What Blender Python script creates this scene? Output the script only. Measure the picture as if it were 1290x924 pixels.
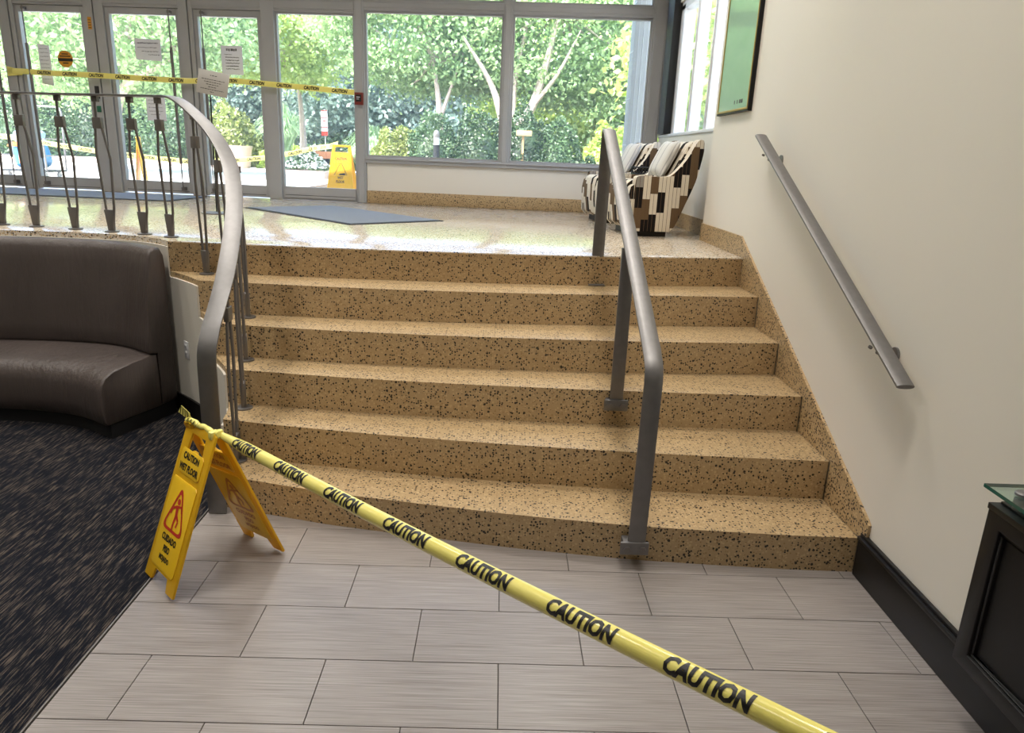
import bpy, bmesh, math, random
import numpy as np
from mathutils import Vector, Matrix
from mathutils.geometry import tessellate_polygon

for o in list(bpy.data.objects):
    bpy.data.objects.remove(o)
S = bpy.context.scene
COL = S.collection
rnd = random.Random(7)
rng = np.random.default_rng(11)

# ------------------------------------------------------------------ camera
F_PX, PITCH, ROLL, YAW = 904.05, .2843, .0403, .0218
CAM = Vector((-.0409, -3.0692, 1.733))
f0 = Vector((math.sin(YAW), math.cos(YAW), 0)); r0 = Vector((math.cos(YAW), -math.sin(YAW), 0)); u0 = Vector((0, 0, 1))
fw = f0 * math.cos(PITCH) - u0 * math.sin(PITCH)
up = u0 * math.cos(PITCH) + f0 * math.sin(PITCH)
ri = r0 * math.cos(ROLL) + up * math.sin(ROLL)
up = up * math.cos(ROLL) - r0 * math.sin(ROLL)
cd = bpy.data.cameras.new('camera'); cam = bpy.data.objects.new('camera', cd); COL.objects.link(cam)
cd.sensor_width = 36; cd.sensor_fit = 'HORIZONTAL'; cd.lens = F_PX / 1290 * 36; cd.clip_start = .02; cd.clip_end = 300
cam.matrix_world = Matrix(((ri.x, up.x, -fw.x, CAM.x), (ri.y, up.y, -fw.y, CAM.y), (ri.z, up.z, -fw.z, CAM.z), (0, 0, 0, 1)))
S.camera = cam

# ------------------------------------------------------------------ sky, sun, exposure
W = bpy.data.worlds.new('sky'); S.world = W; W.use_nodes = True
wn = W.node_tree.nodes; wl = W.node_tree.links
bg = wn['Background']
sky = wn.new('ShaderNodeTexSky'); sky.sky_type = 'NISHITA'; sky.sun_disc = False
sky.sun_elevation = math.radians(56); sky.sun_rotation = math.radians(200); sky.dust_density = 2.0; sky.air_density = 1.0
wl.new(sky.outputs[0], bg.inputs[0]); bg.inputs[1].default_value = 1.9
sd = bpy.data.lights.new('sun', 'SUN'); sd.energy = 15; sd.angle = .01; sd.color = (1, .95, .86)
sun = bpy.data.objects.new('sun', sd); COL.objects.link(sun)
sun.rotation_euler = Vector((.62, .30, -.95)).to_track_quat('-Z', 'Y').to_euler()
sun.location = (-6, 0, 12)
S.view_settings.view_transform = 'Standard'; S.view_settings.look = 'None'
S.view_settings.gamma = 1; S.view_settings.exposure = 0; S.view_settings.use_curve_mapping = False
S.cycles.use_denoising = True
S.cycles.max_bounces = 10; S.cycles.transparent_max_bounces = 24
S.cycles.caustics_reflective = False; S.cycles.caustics_refractive = False
FILL_W = 29  # power of the added ceiling fill panels

# ------------------------------------------------------------------ mesh helpers
class MB:
    def __init__(s): s.v = []; s.f = []
    def add(s, vs, fs):
        b = len(s.v); s.v += [tuple(p) for p in vs]; s.f += [tuple(i + b for i in f) for f in fs]; return s
    def box(s, x0, x1, y0, y1, z0, z1):
        vs = [(x, y, z) for z in (z0, z1) for y in (y0, y1) for x in (x0, x1)]
        return s.add(vs, [(0, 2, 3, 1), (4, 5, 7, 6), (0, 1, 5, 4), (2, 6, 7, 3), (0, 4, 6, 2), (1, 3, 7, 5)])
    def obox(s, c, a, b, d):
        c, a, b, d = map(Vector, (c, a, b, d))
        vs = [c + a * i + b * j + d * k for k in (-1, 1) for j in (-1, 1) for i in (-1, 1)]
        return s.add(vs, [(0, 2, 3, 1), (4, 5, 7, 6), (0, 1, 5, 4), (2, 6, 7, 3), (0, 4, 6, 2), (1, 3, 7, 5)])
    def loops(s, rings, cap=True, closed=True):
        n = len(rings[0]); vs = [p for r in rings for p in r]; fs = []
        for i in range(len(rings) - 1):
            for j in range(n if closed else n - 1):
                k = (j + 1) % n
                fs.append((i * n + j, i * n + k, (i + 1) * n + k, (i + 1) * n + j))
        if cap and closed:
            fs.append(tuple(range(n - 1, -1, -1))); fs.append(tuple((len(rings) - 1) * n + j for j in range(n)))
        return s.add(vs, fs)
    def tube(s, pts, r, n=8, cap=True):
        pts = [Vector(p) for p in pts]
        rs = r if isinstance(r, (list, tuple)) else [r] * len(pts)
        t0 = (pts[1] - pts[0]).normalized()
        a = t0.orthogonal().normalized(); rings = []
        for i, p in enumerate(pts):
            t = (pts[min(i + 1, len(pts) - 1)] - pts[max(i - 1, 0)]).normalized()
            a = (a - t * a.dot(t)).normalized(); b = t.cross(a)
            rings.append([p + (a * math.cos(q) + b * math.sin(q)) * rs[i] for q in (2 * math.pi * k / n for k in range(n))])
        return s.loops(rings, cap)
    def sweep(s, prof, pts, sides, cap=True):
        rings = []
        for i, p in enumerate(pts):
            t = (pts[min(i + 1, len(pts) - 1)] - pts[max(i - 1, 0)]).normalized()
            sd_ = (sides[i] - t * sides[i].dot(t)).normalized(); nn = sd_.cross(t)
            rings.append([p + sd_ * a + nn * b for a, b in prof])
        return s.loops(rings, cap)
    def lathe(s, prof, c=(0, 0, 0), n=24):
        c = Vector(c)
        rings = [[c + Vector((r * math.cos(q), r * math.sin(q), z)) for q in (2 * math.pi * k / n for k in range(n))] for r, z in prof]
        return s.loops(rings, True)
    def prism(s, outer, o, u, v, w, holes=()):
        """polygon in (u, v) axes from o, extruded by the vector w"""
        o, u, v, w = map(Vector, (o, u, v, w))
        loops_ = [list(outer)] + [list(h) for h in holes]
        flat = [p for l in loops_ for p in l]
        tri = tessellate_polygon([[Vector((a, b, 0)) for a, b in l] for l in loops_])
        n = len(flat); P = [o + u * a + v * b for a, b in flat]
        vs = P + [p + w for p in P]
        fs = [tuple(t) for t in tri] + [tuple(i + n for i in reversed(t)) for t in tri]
        b = 0
        for l in loops_:
            m = len(l)
            for i in range(m): fs.append((b + i, b + (i + 1) % m, b + (i + 1) % m + n, b + i + n))
            b += m
        return s.add(vs, fs)

def obj(name, mb, mat, parent=None, smooth=False, bevel=0, local=False, M=None, seg=2, data=None, keep=False):
    if data is None:
        vs = mb.v
        if M is not None: vs = [tuple(M @ Vector(p)) for p in vs]
        org = Vector((0, 0, 0))
        if parent is not None:
            if not local:
                q = parent; org = Vector((0, 0, 0))
                while q is not None: org += q.location; q = q.parent
        elif not keep:
            xs = np.array(vs); org = Vector(((xs[:, 0].min() + xs[:, 0].max()) / 2, (xs[:, 1].min() + xs[:, 1].max()) / 2, xs[:, 2].min()))
        me = bpy.data.meshes.new(name)
        me.from_pydata([tuple(Vector(p) - org) for p in vs], [], mb.f)
        bm = bmesh.new(); bm.from_mesh(me)
        bmesh.ops.remove_doubles(bm, verts=bm.verts, dist=1e-6)
        bmesh.ops.recalc_face_normals(bm, faces=bm.faces)
        if bevel:
            bm.normal_update()
            es = [e for e in bm.edges if len(e.link_faces) == 2 and e.calc_face_angle(0) > .6]
            bmesh.ops.bevel(bm, geom=es, offset=bevel, offset_type='OFFSET', segments=seg, profile=.5, affect='EDGES', clamp_overlap=True)
        bm.to_mesh(me); bm.free()
        if smooth or bevel:
            me.shade_smooth()
            me.set_sharp_from_angle(angle=math.radians(50 if smooth else 35))
        me.materials.append(mat)
    else:
        me = data; org = Vector((0, 0, 0))
    o = bpy.data.objects.new(name, me); COL.objects.link(o)
    if parent is not None: o.parent = parent
    else: o.location = org
    return o

def thing(name, label, cat, loc=(0, 0, 0), rz=0, group=None, kind=None):
    o = bpy.data.objects.new(name, None); COL.objects.link(o); o.empty_display_size = .1
    o.location = loc; o.rotation_euler = (0, 0, rz)
    return tag(o, label, cat, group, kind)
def tag(o, label=None, cat=None, group=None, kind=None):
    if label: o['label'] = label
    if cat: o['category'] = cat
    if group: o['group'] = group
    if kind: o['kind'] = kind
    return o
def struct(o, label=None): return tag(o, label, None, None, 'structure')
def copy_tree(o, parent=None):
    c = o.copy(); COL.objects.link(c)
    if parent is not None: c.parent = parent
    for ch in list(o.children): copy_tree(ch, c)
    return c
def catmull(pts, n=8):
    P = [Vector(p) for p in pts]; P = [P[0] * 2 - P[1]] + P + [P[-1] * 2 - P[-2]]; out = []
    for i in range(1, len(P) - 2):
        a, b, c, d = P[i - 1:i + 3]
        for k in range(n):
            t = k / n
            out.append(.5 * ((2 * b) + (c - a) * t + (2 * a - 5 * b + 4 * c - d) * t * t + (3 * b - a - 3 * c + d) * t ** 3))
    out.append(P[-2]); return out

def text2d(s, h, bold=.0, shear=0., cuts=0):
    """flat mesh of a word centred on 0,0 with capital height h: returns verts (u,v), faces"""
    cu = bpy.data.curves.new('t', 'FONT'); cu.body = s; cu.size = 1; cu.align_x = 'CENTER'; cu.align_y = 'CENTER'
    cu.offset = bold; cu.shear = shear; cu.resolution_u = 2
    ob = bpy.data.objects.new('t', cu); COL.objects.link(ob)
    dg = bpy.context.evaluated_depsgraph_get(); dg.update()
    me = ob.evaluated_get(dg).to_mesh()
    bm = bmesh.new(); bm.from_mesh(me)
    bmesh.ops.triangulate(bm, faces=bm.faces)
    ys = [v.co.y for v in bm.verts]; xs = [v.co.x for v in bm.verts]
    y0, y1, x0, x1 = min(ys), max(ys), min(xs), max(xs); k = h / (y1 - y0)
    for v in bm.verts: v.co.x = (v.co.x - (x0 + x1) / 2) * k; v.co.y = (v.co.y - (y0 + y1) / 2) * k; v.co.z = 0
    for i in range(1, cuts):
        bmesh.ops.bisect_plane(bm, geom=bm.verts[:] + bm.edges[:] + bm.faces[:], plane_co=(0, -h / 2 + h * i / cuts, 0), plane_no=(0, 1, 0))
    bm.verts.index_update()
    r = [(v.co.x, v.co.y) for v in bm.verts], [tuple(v.index for v in f.verts) for f in bm.faces]
    bm.free(); ob.to_mesh_clear() if False else None
    bpy.data.objects.remove(ob); bpy.data.curves.remove(cu)
    return r

# ------------------------------------------------------------------ materials
class NT:
    def __init__(s, name):
        s.m = bpy.data.materials.new(name); s.m.use_nodes = True; s.t = s.m.node_tree
        s.b = s.t.nodes['Principled BSDF']; s.out = s.t.nodes['Material Output']
    def n(s, typ, ins=None, **kw):
        nd = s.t.nodes.new('ShaderNode' + typ)
        for k, v in kw.items(): setattr(nd, k, v)
        for k, v in (ins or {}).items():
            if hasattr(v, 'is_output'): s.t.links.new(v, nd.inputs[k])
            else: nd.inputs[k].default_value = v
        return nd
    def L(s, a, b): s.t.links.new(a, b)
    def math(s, op, a, b=0.): return s.n('Math', {0: a, 1: b}, operation=op).outputs[0]
    def mix(s, f, a, b):
        nd = s.n('Mix', data_type='RGBA')
        for i, v in ((0, f), (6, a), (7, b)):
            if hasattr(v, 'is_output'): s.L(v, nd.inputs[i])
            else: nd.inputs[i].default_value = v if i == 0 else (*v, 1)
        return nd.outputs[2]
    def ramp(s, f, stops):
        nd = s.n('ValToRGB', {0: f}); e = nd.color_ramp.elements
        while len(e) < len(stops): e.new(.5)
        for q, (p, c) in zip(e, stops): q.position = p; q.color = (*c, 1) if len(c) == 3 else c
        return nd.outputs[0]
    def pos(s): return s.n('NewGeometry').outputs['Position']
    def ocoord(s): return s.n('TexCoord').outputs['Object']
    def scaled(s, v, sc): return s.n('Mapping', {'Vector': v, 'Scale': sc}).outputs[0]
    def noise(s, v, scale, detail=3, rough=.5): return s.n('TexNoise', {'Vector': v, 'Scale': scale, 'Detail': detail, 'Roughness': rough}).outputs[0]
    def bump(s, h, strength=.2, dist=.01):
        nd = s.n('Bump', {'Height': h, 'Strength': strength, 'Distance': dist}); s.L(nd.outputs[0], s.b.inputs['Normal'])
    def col(s, v):
        if hasattr(v, 'is_output'): s.L(v, s.b.inputs['Base Color'])
        else: s.b.inputs['Base Color'].default_value = (*v, 1)
    def set(s, rough=.5, metal=0., spec=.5, coat=0.):
        s.b.inputs['Roughness'].default_value = rough; s.b.inputs['Metallic'].default_value = metal
        s.b.inputs['Specular IOR Level'].default_value = spec; s.b.inputs['Coat Weight'].default_value = coat; return s.m

def plain(name, c, rough=.5, metal=0., var=.08, scale=6., bump=0., bscale=200., spec=.5):
    t = NT(name); nz = t.noise(t.pos(), scale)
    t.col(t.mix(nz, tuple(x * (1 - var) for x in c), tuple(min(1, x * (1 + var)) for x in c)))
    if bump: t.bump(t.noise(t.pos(), bscale), bump, .002)
    return t.set(rough, metal, spec)

def terrazzo(name, rough, base=((.385, .265, .135), (.455, .325, .175))):
    t = NT(name); p = t.pos()
    wob = t.n('VectorMath', {0: p, 1: t.n('VectorMath', {0: t.n('TexNoise', {'Vector': p, 'Scale': 160.}).outputs[1], 1: (.006, .006, .006)}, operation='MULTIPLY').outputs[0]}, operation='ADD').outputs[0]
    c = t.mix(t.noise(p, 9.), *base)
    def chips(scale, thr, dist, seed):
        v = t.n('TexVoronoi', {'Vector': t.n('Mapping', {'Vector': wob, 'Location': (seed, seed * .7, 0)}).outputs[0], 'Scale': scale})
        rr = t.n('SeparateColor', {0: v.outputs['Color']}).outputs[0]
        return t.math('MULTIPLY', t.math('LESS_THAN', v.outputs['Distance'], dist), t.math('GREATER_THAN', rr, thr))
    c = t.mix(chips(75., .5, .42, 3.1), c, (.52, .375, .205))
    c = t.mix(chips(95., .62, .36, 9.3), c, (.31, .195, .085))
    c = t.mix(chips(76., .56, .36, 0.), c, (.016, .012, .009))
    c = t.mix(chips(42., .80, .27, 5.), c, (.025, .018, .014))
    t.col(c); t.bump(t.noise(p, 60.), .04, .002)
    return t.set(rough)

def schlick(t, f0_):
    g = t.n('NewGeometry'); d = t.math('ABSOLUTE', t.n('VectorMath', {0: g.outputs['Incoming'], 1: g.outputs['Normal']}, operation='DOT_PRODUCT').outputs['Value'])
    return t.math('ADD', f0_, t.math('MULTIPLY', 1 - f0_, t.math('POWER', t.math('SUBTRACT', 1., d), 5.)))

def build_mats():
    M = {}
    M['terrazzo'] = terrazzo('terrazzo', .42)
    M['terrazzo_floor'] = terrazzo('polished_terrazzo', .15, ((.55, .475, .38), (.63, .555, .455)))  # paler copy of the step stone, window light and reflection put into its colour
    t = NT('wall_paint'); p = t.pos(); t.col(t.mix(t.noise(p, 1.2), (.72, .675, .595), (.76, .715, .635))); t.bump(t.noise(p, 140.), .06, .002); M['wall'] = t.set(.6)
    M['ceiling'] = plain('ceiling_paint', (.78, .77, .74), .8)
    t = NT('floor_tile'); p = t.pos(); ri_ = t.n('ObjectInfo').outputs['Random']
    s1 = t.noise(t.n('Mapping', {'Vector': p, 'Scale': (2.2, 190., 1), 'Location': (0, 0, 0)}).outputs[0], 1., 4, .65)
    s2 = t.noise(t.n('Mapping', {'Vector': p, 'Scale': (6., 420., 1), 'Location': (7, 3, 0)}).outputs[0], 1., 2)
    s = t.math('ADD', t.math('MULTIPLY', s1, .65), t.math('MULTIPLY', s2, .35))
    s = t.math('ADD', s, t.math('MULTIPLY', t.math('SUBTRACT', ri_, .5), .06))
    t.col(t.ramp(s, [(.34, (.17, .146, .135)), (.5, (.275, .244, .229)), (.66, (.37, .338, .32))])); M['tile'] = t.set(.33)
    M['grout'] = plain('grout', (.075, .068, .062), .9)
    t = NT('carpet'); p = t.pos()
    a = t.noise(t.scaled(p, (170., 11., 1)), 1., 2, .6); a2 = t.noise(t.n('Mapping', {'Vector': p, 'Scale': (60., 5., 1), 'Location': (3, 8, 0)}).outputs[0], 1., 2); b_ = t.noise(t.scaled(p, (5., 3., 1)), 1., 3, .6); g = t.noise(p, 420., 2)
    q = t.math('ADD', t.math('ADD', t.math('MULTIPLY', a, .62), t.math('MULTIPLY', a2, .26)), t.math('ADD', t.math('MULTIPLY', b_, .12), t.math('MULTIPLY', g, .10)))
    t.col(t.ramp(q, [(.52, (.0055, .007, .0125)), (.57, (.012, .0125, .018)), (.60, (.05, .042, .037)), (.68, (.125, .10, .083))]))
    t.bump(t.math('ADD', a, g), .7, .006); M['carpet'] = t.set(.95, spec=.15)
    t = NT('satin_steel'); p = t.pos(); nz = t.noise(t.scaled(p, (30., 30., 30.)), 1., 4)
    t.col(t.mix(nz, (.18, .172, .17), (.235, .226, .223))); M['steel'] = t.set(.47, .75)
    M['dark_steel'] = plain('dark_bronze_steel', (.19, .175, .165), .42, .5)
    M['alu'] = plain('anodised_aluminium', (.40, .395, .395), .5, .15, .05)
    M['black_wood'] = plain('black_painted_wood', (.009, .0085, .0085), .42, 0, .1, spec=.3)
    M['black'] = plain('matte_black', (.012, .012, .013), .6)
    t = NT('brown_leather'); p = t.ocoord(); w = t.noise(t.scaled(p, (14., 14., 1.6)), 1., 4, .6); g = t.noise(p, 220., 2)
    t.col(t.mix(t.noise(p, 3.), (.056, .043, .039), (.088, .069, .062)))
    t.bump(t.math('ADD', t.math('MULTIPLY', w, .8), t.math('MULTIPLY', g, .05)), .8, .02); M['leather'] = t.set(.45)
    t = NT('yellow_plastic'); yc = t.mix(t.noise(t.pos(), 6.), (.86, .52, .012), (.92, .58, .018)); t.col(yc); t.set(.38)
    x = t.n('BsdfTranslucent', {0: yc}); mx = t.n('MixShader', {0: .3, 1: t.b.outputs[0], 2: x.outputs[0]}); t.L(mx.outputs[0], t.out.inputs[0]); M['yellow'] = t.m
    M['yellow_edge'] = plain('yellow_embossing', (.90, .56, .018), .35, 0, .04)
    M['ghost'] = plain('orange_brown_ghost_print', (.56, .21, .01), .45)
    t = NT('caution_tape'); p = t.pos(); t.col(t.mix(t.noise(p, 25.), (.84, .74, .17), (.90, .81, .25)))
    t.bump(t.noise(t.scaled(p, (40., 40., 40.)), 1., 3), .15, .004); M['tape'] = t.set(.18)
    M['ink'] = plain('black_ink', (.012, .011, .010), .4)
    M['red'] = plain('red_ink', (.52, .03, .015), .45)
    M['paper'] = plain('white_paper', (.78, .78, .84), .8, 0, .02)
    M['pencil'] = plain('grey_handwriting', (.16, .15, .20), .8)
    M['card'] = plain('grey_sign_card', (.50, .48, .45), .6)
    M['orange'] = plain('orange_sticker', (.62, .27, .02), .5)
    M['mat'] = None
    t = NT('blue_grey_mat'); p = t.pos(); t.col(t.mix(t.noise(p, 300., 2), (.09, .10, .12), (.26, .28, .32))); t.bump(t.noise(p, 300.), .5, .004); M['mat'] = t.set(.9, spec=.2)
    # thin glass: clear pane with a Fresnel reflection, plus a translucent share imitating haze
    t = NT('pane_glass'); tr = t.n('BsdfTransparent', {0: (.97, .985, .975, 1)}); gl = t.n('BsdfGlossy', {'Roughness': .0, 0: (1, 1, 1, 1)})
    fr = schlick(t, .03); haze = t.n('MixShader', {0: .028, 1: tr.outputs[0], 2: t.n('BsdfTranslucent', {0: (.9, .95, 1, 1)}).outputs[0]})
    mx = t.n('MixShader', {0: fr, 1: haze.outputs[0], 2: gl.outputs[0]}); t.L(mx.outputs[0], t.out.inputs[0]); M['glass'] = t.m
    t = NT('green_edge_glass'); tr = t.n('BsdfTransparent', {0: (.80, .93, .88, 1)}); gl = t.n('BsdfGlossy', {'Roughness': .02, 0: (1, 1, 1, 1)})
    fr = schlick(t, .04); mx = t.n('MixShader', {0: fr, 1: tr.outputs[0], 2: gl.outputs[0]}); t.L(mx.outputs[0], t.out.inputs[0]); M['desk_glass'] = t.m
    M['glass_edge'] = plain('glass_edge', (.02, .10, .075), .1)
    M['white'] = plain('white_paint', (.74, .74, .75), .45, 0, .03)
    M['gold'] = plain('brass_frame', (.50, .36, .10), .35, .5)
    t = NT('green_reflection'); p = t.pos(); t.col(t.mix(t.noise(t.scaled(p, (1., 5., 9.)), 1., 4), (.30, .50, .34), (.36, .57, .41))); M['print'] = t.set(.12)  # pale green puts the reflection in the picture glass into the colour
    M['mulch'] = plain('mulch', (.075, .05, .035), .95, 0, .4, 8., .6, 40.)
    M['concrete'] = plain('pale_concrete', (.60, .57, .53), .85, 0, .10, 1.3, .2, 60.)
    M['pink_stone'] = plain('pink_stone', (.56, .42, .36), .85, 0, .12, 5.)
    M['pier'] = plain('blue_grey_cladding', (.27, .27, .25), .6, 0, .2, 3.)
    M['wood'] = plain('weathered_orange_wood', (.40, .16, .07), .7, 0, .25, 9.)
    M['tan_wood'] = plain('tan_wood', (.50, .33, .16), .7)
    M['bark'] = plain('grey_pink_bark', (.52, .41, .34), .9, 0, .25, 12., .5, 30.)
    M['blue_bag'] = plain('blue_plastic_bag', (.03, .16, .34), .35, 0, .3, 7.)
    M['pale_blue'] = plain('pale_blue_plastic', (.25, .40, .55), .4, 0, .3, 9.)
    M['orange_bag'] = plain('orange_plastic', (.65, .16, .02), .4)
    M['red_reader'] = plain('dark_red_plastic', (.17, .02, .015), .4)
    M['soil'] = plain('dark_soil', (.05, .035, .025), .95)
    M['bloom'] = plain('white_blooms', (.75, .77, .72), .8)
    def leaf(name, a, b, tr=.45, scale=1.2):
        t = NT(name); p = t.pos(); f = t.n('MapRange', {0: t.noise(p, scale, 4, .7), 1: .3, 2: .7}).outputs[0]
        f2 = t.n('TexWhiteNoise', {0: t.n('VectorMath', {0: t.scaled(p, (7., 7., 7.))}, operation='FLOOR').outputs[0]}).outputs[0]
        f = t.math('ADD', t.math('MULTIPLY', f, .55), t.math('MULTIPLY', f2, .45))
        c = t.mix(f, a, b); d = t.n('BsdfDiffuse', {0: c}); x = t.n('BsdfTranslucent', {0: c})
        m = t.n('MixShader', {0: tr, 1: d.outputs[0], 2: x.outputs[0]}); gl = t.n('BsdfGlossy', {0: (1, 1, 1, 1), 'Roughness': .45})
        m2 = t.n('MixShader', {0: .05, 1: m.outputs[0], 2: gl.outputs[0]}); t.L(m2.outputs[0], t.out.inputs[0]); return t.m
    M['leaf_maple'] = leaf('maple_leaves', (.22, .37, .13), (.50, .64, .29))
    M['leaf_lime'] = leaf('lime_leaves', (.36, .50, .10), (.64, .74, .22))
    M['leaf_blue'] = leaf('blue_green_leaves', (.15, .25, .20), (.44, .54, .47))
    M['leaf_dark'] = leaf('dark_hedge_leaves', (.022, .052, .02), (.085, .15, .055), .25, 3.)
    M['leaf_mid'] = leaf('mid_green_leaves', (.042, .095, .035), (.14, .23, .09), .3, 3.)
    M['leaf_olive'] = leaf('olive_leaves', (.12, .17, .04), (.38, .42, .11), .3, 3.)
    M['grass_pale'] = leaf('pale_grass', (.30, .48, .22), (.60, .74, .46), .4, 3.)
    # striped armchair fabric: narrow columns with black and brown blocks
    t = NT('block_stripe_fabric'); o_ = t.ocoord(); sx = t.n('SeparateXYZ', {0: o_}); nr = t.n('SeparateXYZ', {0: t.n('TexCoord').outputs['Normal']})
    side = t.math('GREATER_THAN', t.math('ABSOLUTE', nr.outputs[1]), .6)
    u = t.math('ADD', t.math('MULTIPLY', sx.outputs[0], side), t.math('MULTIPLY', t.math('ADD', sx.outputs[1], 3.), t.math('SUBTRACT', 1., side)))
    v = t.math('SUBTRACT', sx.outputs[2], t.math('MULTIPLY', t.math('MULTIPLY', sx.outputs[0], .7), t.math('SUBTRACT', 1., side)))
    cw = .064; cu_ = t.math('FLOOR', t.math('DIVIDE', u, cw))
    off = t.n('TexWhiteNoise', {'W': cu_}, noise_dimensions='1D').outputs[0]
    cv = t.math('FLOOR', t.math('ADD', t.math('DIVIDE', v, .165), off))
    wn_ = t.n('TexWhiteNoise', {0: t.n('CombineXYZ', {0: cu_, 1: cv, 2: 4.7}).outputs[0]}).outputs[0]
    c = t.ramp(wn_, [(0., (.72, .64, .52)), (.60, (.012, .010, .009)), (.83, (.14, .09, .048)), (.97, (.30, .27, .24))])
    c.node.color_ramp.interpolation = 'CONSTANT'
    fr = t.math('FRACT', t.math('DIVIDE', u, cw / 2)); ln = t.math('LESS_THAN', fr, .10)
    t.col(t.mix(ln, c, (.13, .075, .045))); M['fabric'] = t.set(.9, spec=.15)
    t = NT('grey_stripe_fabric'); o_ = t.ocoord(); sx = t.n('SeparateXYZ', {0: o_})
    fr = t.math('FRACT', t.math('MULTIPLY', sx.outputs[1], 9.)); c = t.ramp(fr, [(0., (.62, .60, .56)), (.42, (.26, .25, .25)), (.50, (.62, .60, .56)), (.60, (.40, .39, .38)), (.64, (.62, .60, .56))])
    c.node.color_ramp.interpolation = 'CONSTANT'; t.col(c); M['pillow'] = t.set(.9, spec=.15)
    t = NT('fill_diffuser'); e = t.n('Emission', {0: (1, .96, .9, 1), 1: .9}); t.L(e.outputs[0], t.out.inputs[0]); M['fill_panel'] = t.m  # glowing face of the added ceiling fill panels
    return M
M = build_mats()

# ------------------------------------------------------------------ levels of the place
ZL = 1.137                                  # landing level
ZS = [0, .171, .373, .567, .754, .945, ZL]  # floor, five treads, landing
XR = 1.60                                   # right wall
ZC = 4.4                                    # ceiling
ZG = 1.08                                   # ground outdoors
TH = math.atan(-.085)
FM = Matrix.Translation((0, 5.62, 0)) @ Matrix.Rotation(TH, 4, 'Z')     # facade frame: x along, y outwards
FK = 1 / math.cos(TH)
def fy(x): return 5.62 - .085 * x

# stair fronts, as y over x
FRONT = {1: [(-1.44, .205), (-1.25, .154), (-.954, .074), (-.717, .018), (-.04, -.108), (.248, -.152), (.6, -.196), (.951, -.222), (1.299, -.241), (1.585, -.247)],
         2: [(-1.448, .432), (-1.342, .410), (-1.167, .376), (-.98, .345), (-.733, .307), (-.448, .268), (-.05, .223), (.26, .195), (.838, .155), (1.585, .128)],
         3: [(-1.515, .69), (-1.397, .670), (-1.045, .626), (-.783, .598), (-.487, .573), (-.063, .549), (.694, .532), (1.585, .534)],
         4: [(-1.69, .966), (-1.485, .934), (-1.188, .899), (-.834, .873), (-.564, .861), (-.074, .853), (.737, .873), (1.585, .945)],
         5: [(-1.862, 1.250), (-1.577, 1.226), (-1.264, 1.203), (-.889, 1.187), (-.605, 1.184), (-.085, 1.201), (.496, 1.245), (1.585, 1.368)],
         6: [(-2.155, 1.548), (-1.658, 1.522), (-1.345, 1.512), (-.946, 1.505), (-.648, 1.507), (-.097, 1.527), (.517, 1.575), (1.585, 1.757)]}
FRONT = {k: [Vector((x, y, 0)) for x, y in v] for k, v in FRONT.items()}
FC = {k: catmull(v, 5) for k, v in FRONT.items()}
SIDE = [(-1.44, .205), (-1.448, .432), (-1.515, .69), (-1.69, .966), (-1.862, 1.25), (-2.155, 1.548), (-2.395, 1.722), (-2.643, 1.785), (-2.885, 1.80), (-3.14, 1.803), (-3.355, 1.775), (-3.75, 1.65), (-4.3, 1.33), (-4.8, .88), (-5.15, .25), (-5.22, -.5), (-5.25, -1.4), (-5.25, -2.4)]
SC = catmull([Vector((x, y, 0)) for x, y in SIDE], 5)

# ------------------------------------------------------------------ setting: floors
fl = struct(obj('floor', MB().box(-1.44, XR, -7.5, .30, -.12, -.009), M['grout']), 'grey tiled lower floor')
tile_data = {}
for j in range(-1, 13):
    ya, yb = -.305 * (j + 1), -.305 * j
    off = 0 if j % 2 else .305
    k0 = -4
    for k in range(-4, 5):
        xa, xb = off + k * .61 - 0., off + (k + 1) * .61
        xa, xb = max(xa, -1.437), min(xb, XR - .001)
        if xb - xa < .02: continue
        if j == -1: yb_ = .2; 
        else: yb_ = yb
        g = .0015
        w, d = round(xb - xa - 2 * g, 4), round(yb_ - ya - 2 * g, 4)
        if (w, d) not in tile_data:
            o = obj('tile', MB().box(-w / 2, w / 2, -d / 2, d / 2, -.009, 0), M['tile'], fl, bevel=.0008, local=True, seg=1)
            tile_data[(w, d)] = o.data
        else: o = obj('tile', None, None, fl, data=tile_data[(w, d)])
        o.location = Vector(((xa + xb) / 2, (ya + yb_) / 2, 0)) - fl.location
# carpet with its edge strip
pc = [(-1.446, -7.5), (-1.446, .205)] + [(p.x - .014, p.y - .006) for p in SC[1:]] + [(-8, -2.4), (-8, -7.5)]
struct(obj('floor_carpet', MB().prism(pc, (0, 0, -.12), (1, 0, 0), (0, 1, 0), (0, 0, .123)), M['carpet']), 'dark navy streaked carpet beside the grey tiles')
struct(obj('trim_1', MB().box(-1.446, -1.440, -7.5, .2, -.1, .004), M['dark_steel']), 'thin metal strip between carpet and tiles')

# landing slab
ld = [(p.x, p.y) for p in reversed(FC[6])] + [(p.x, p.y) for p in SC if p.x < -2.16] + [(-8, -2.4), (-8, fy(-8) - .03), (1.70, fy(1.70) - .03), (1.70, 2.87), (XR, 2.87), (XR, 1.757)]
lo = obj('floor_landing', MB().prism(ld, (0, 0, .9), (1, 0, 0), (0, 1, 0), (0, 0, ZL - .9)), M['terrazzo_floor'], bevel=.006, seg=2)
struct(lo, 'polished tan terrazzo landing by the glass doors')
# terrazzo face of the top riser, the same stone as the steps
rs = [(p.x, p.y - .006) for p in FC[6]] + [(p.x, p.y - .0005) for p in reversed(FC[6])]
struct(obj('trim_2', MB().prism(rs, (0, 0, .90), (1, 0, 0), (0, 1, 0), (0, 0, ZL - .906)), M['terrazzo']), 'speckled terrazzo face of the landing riser')

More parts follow.
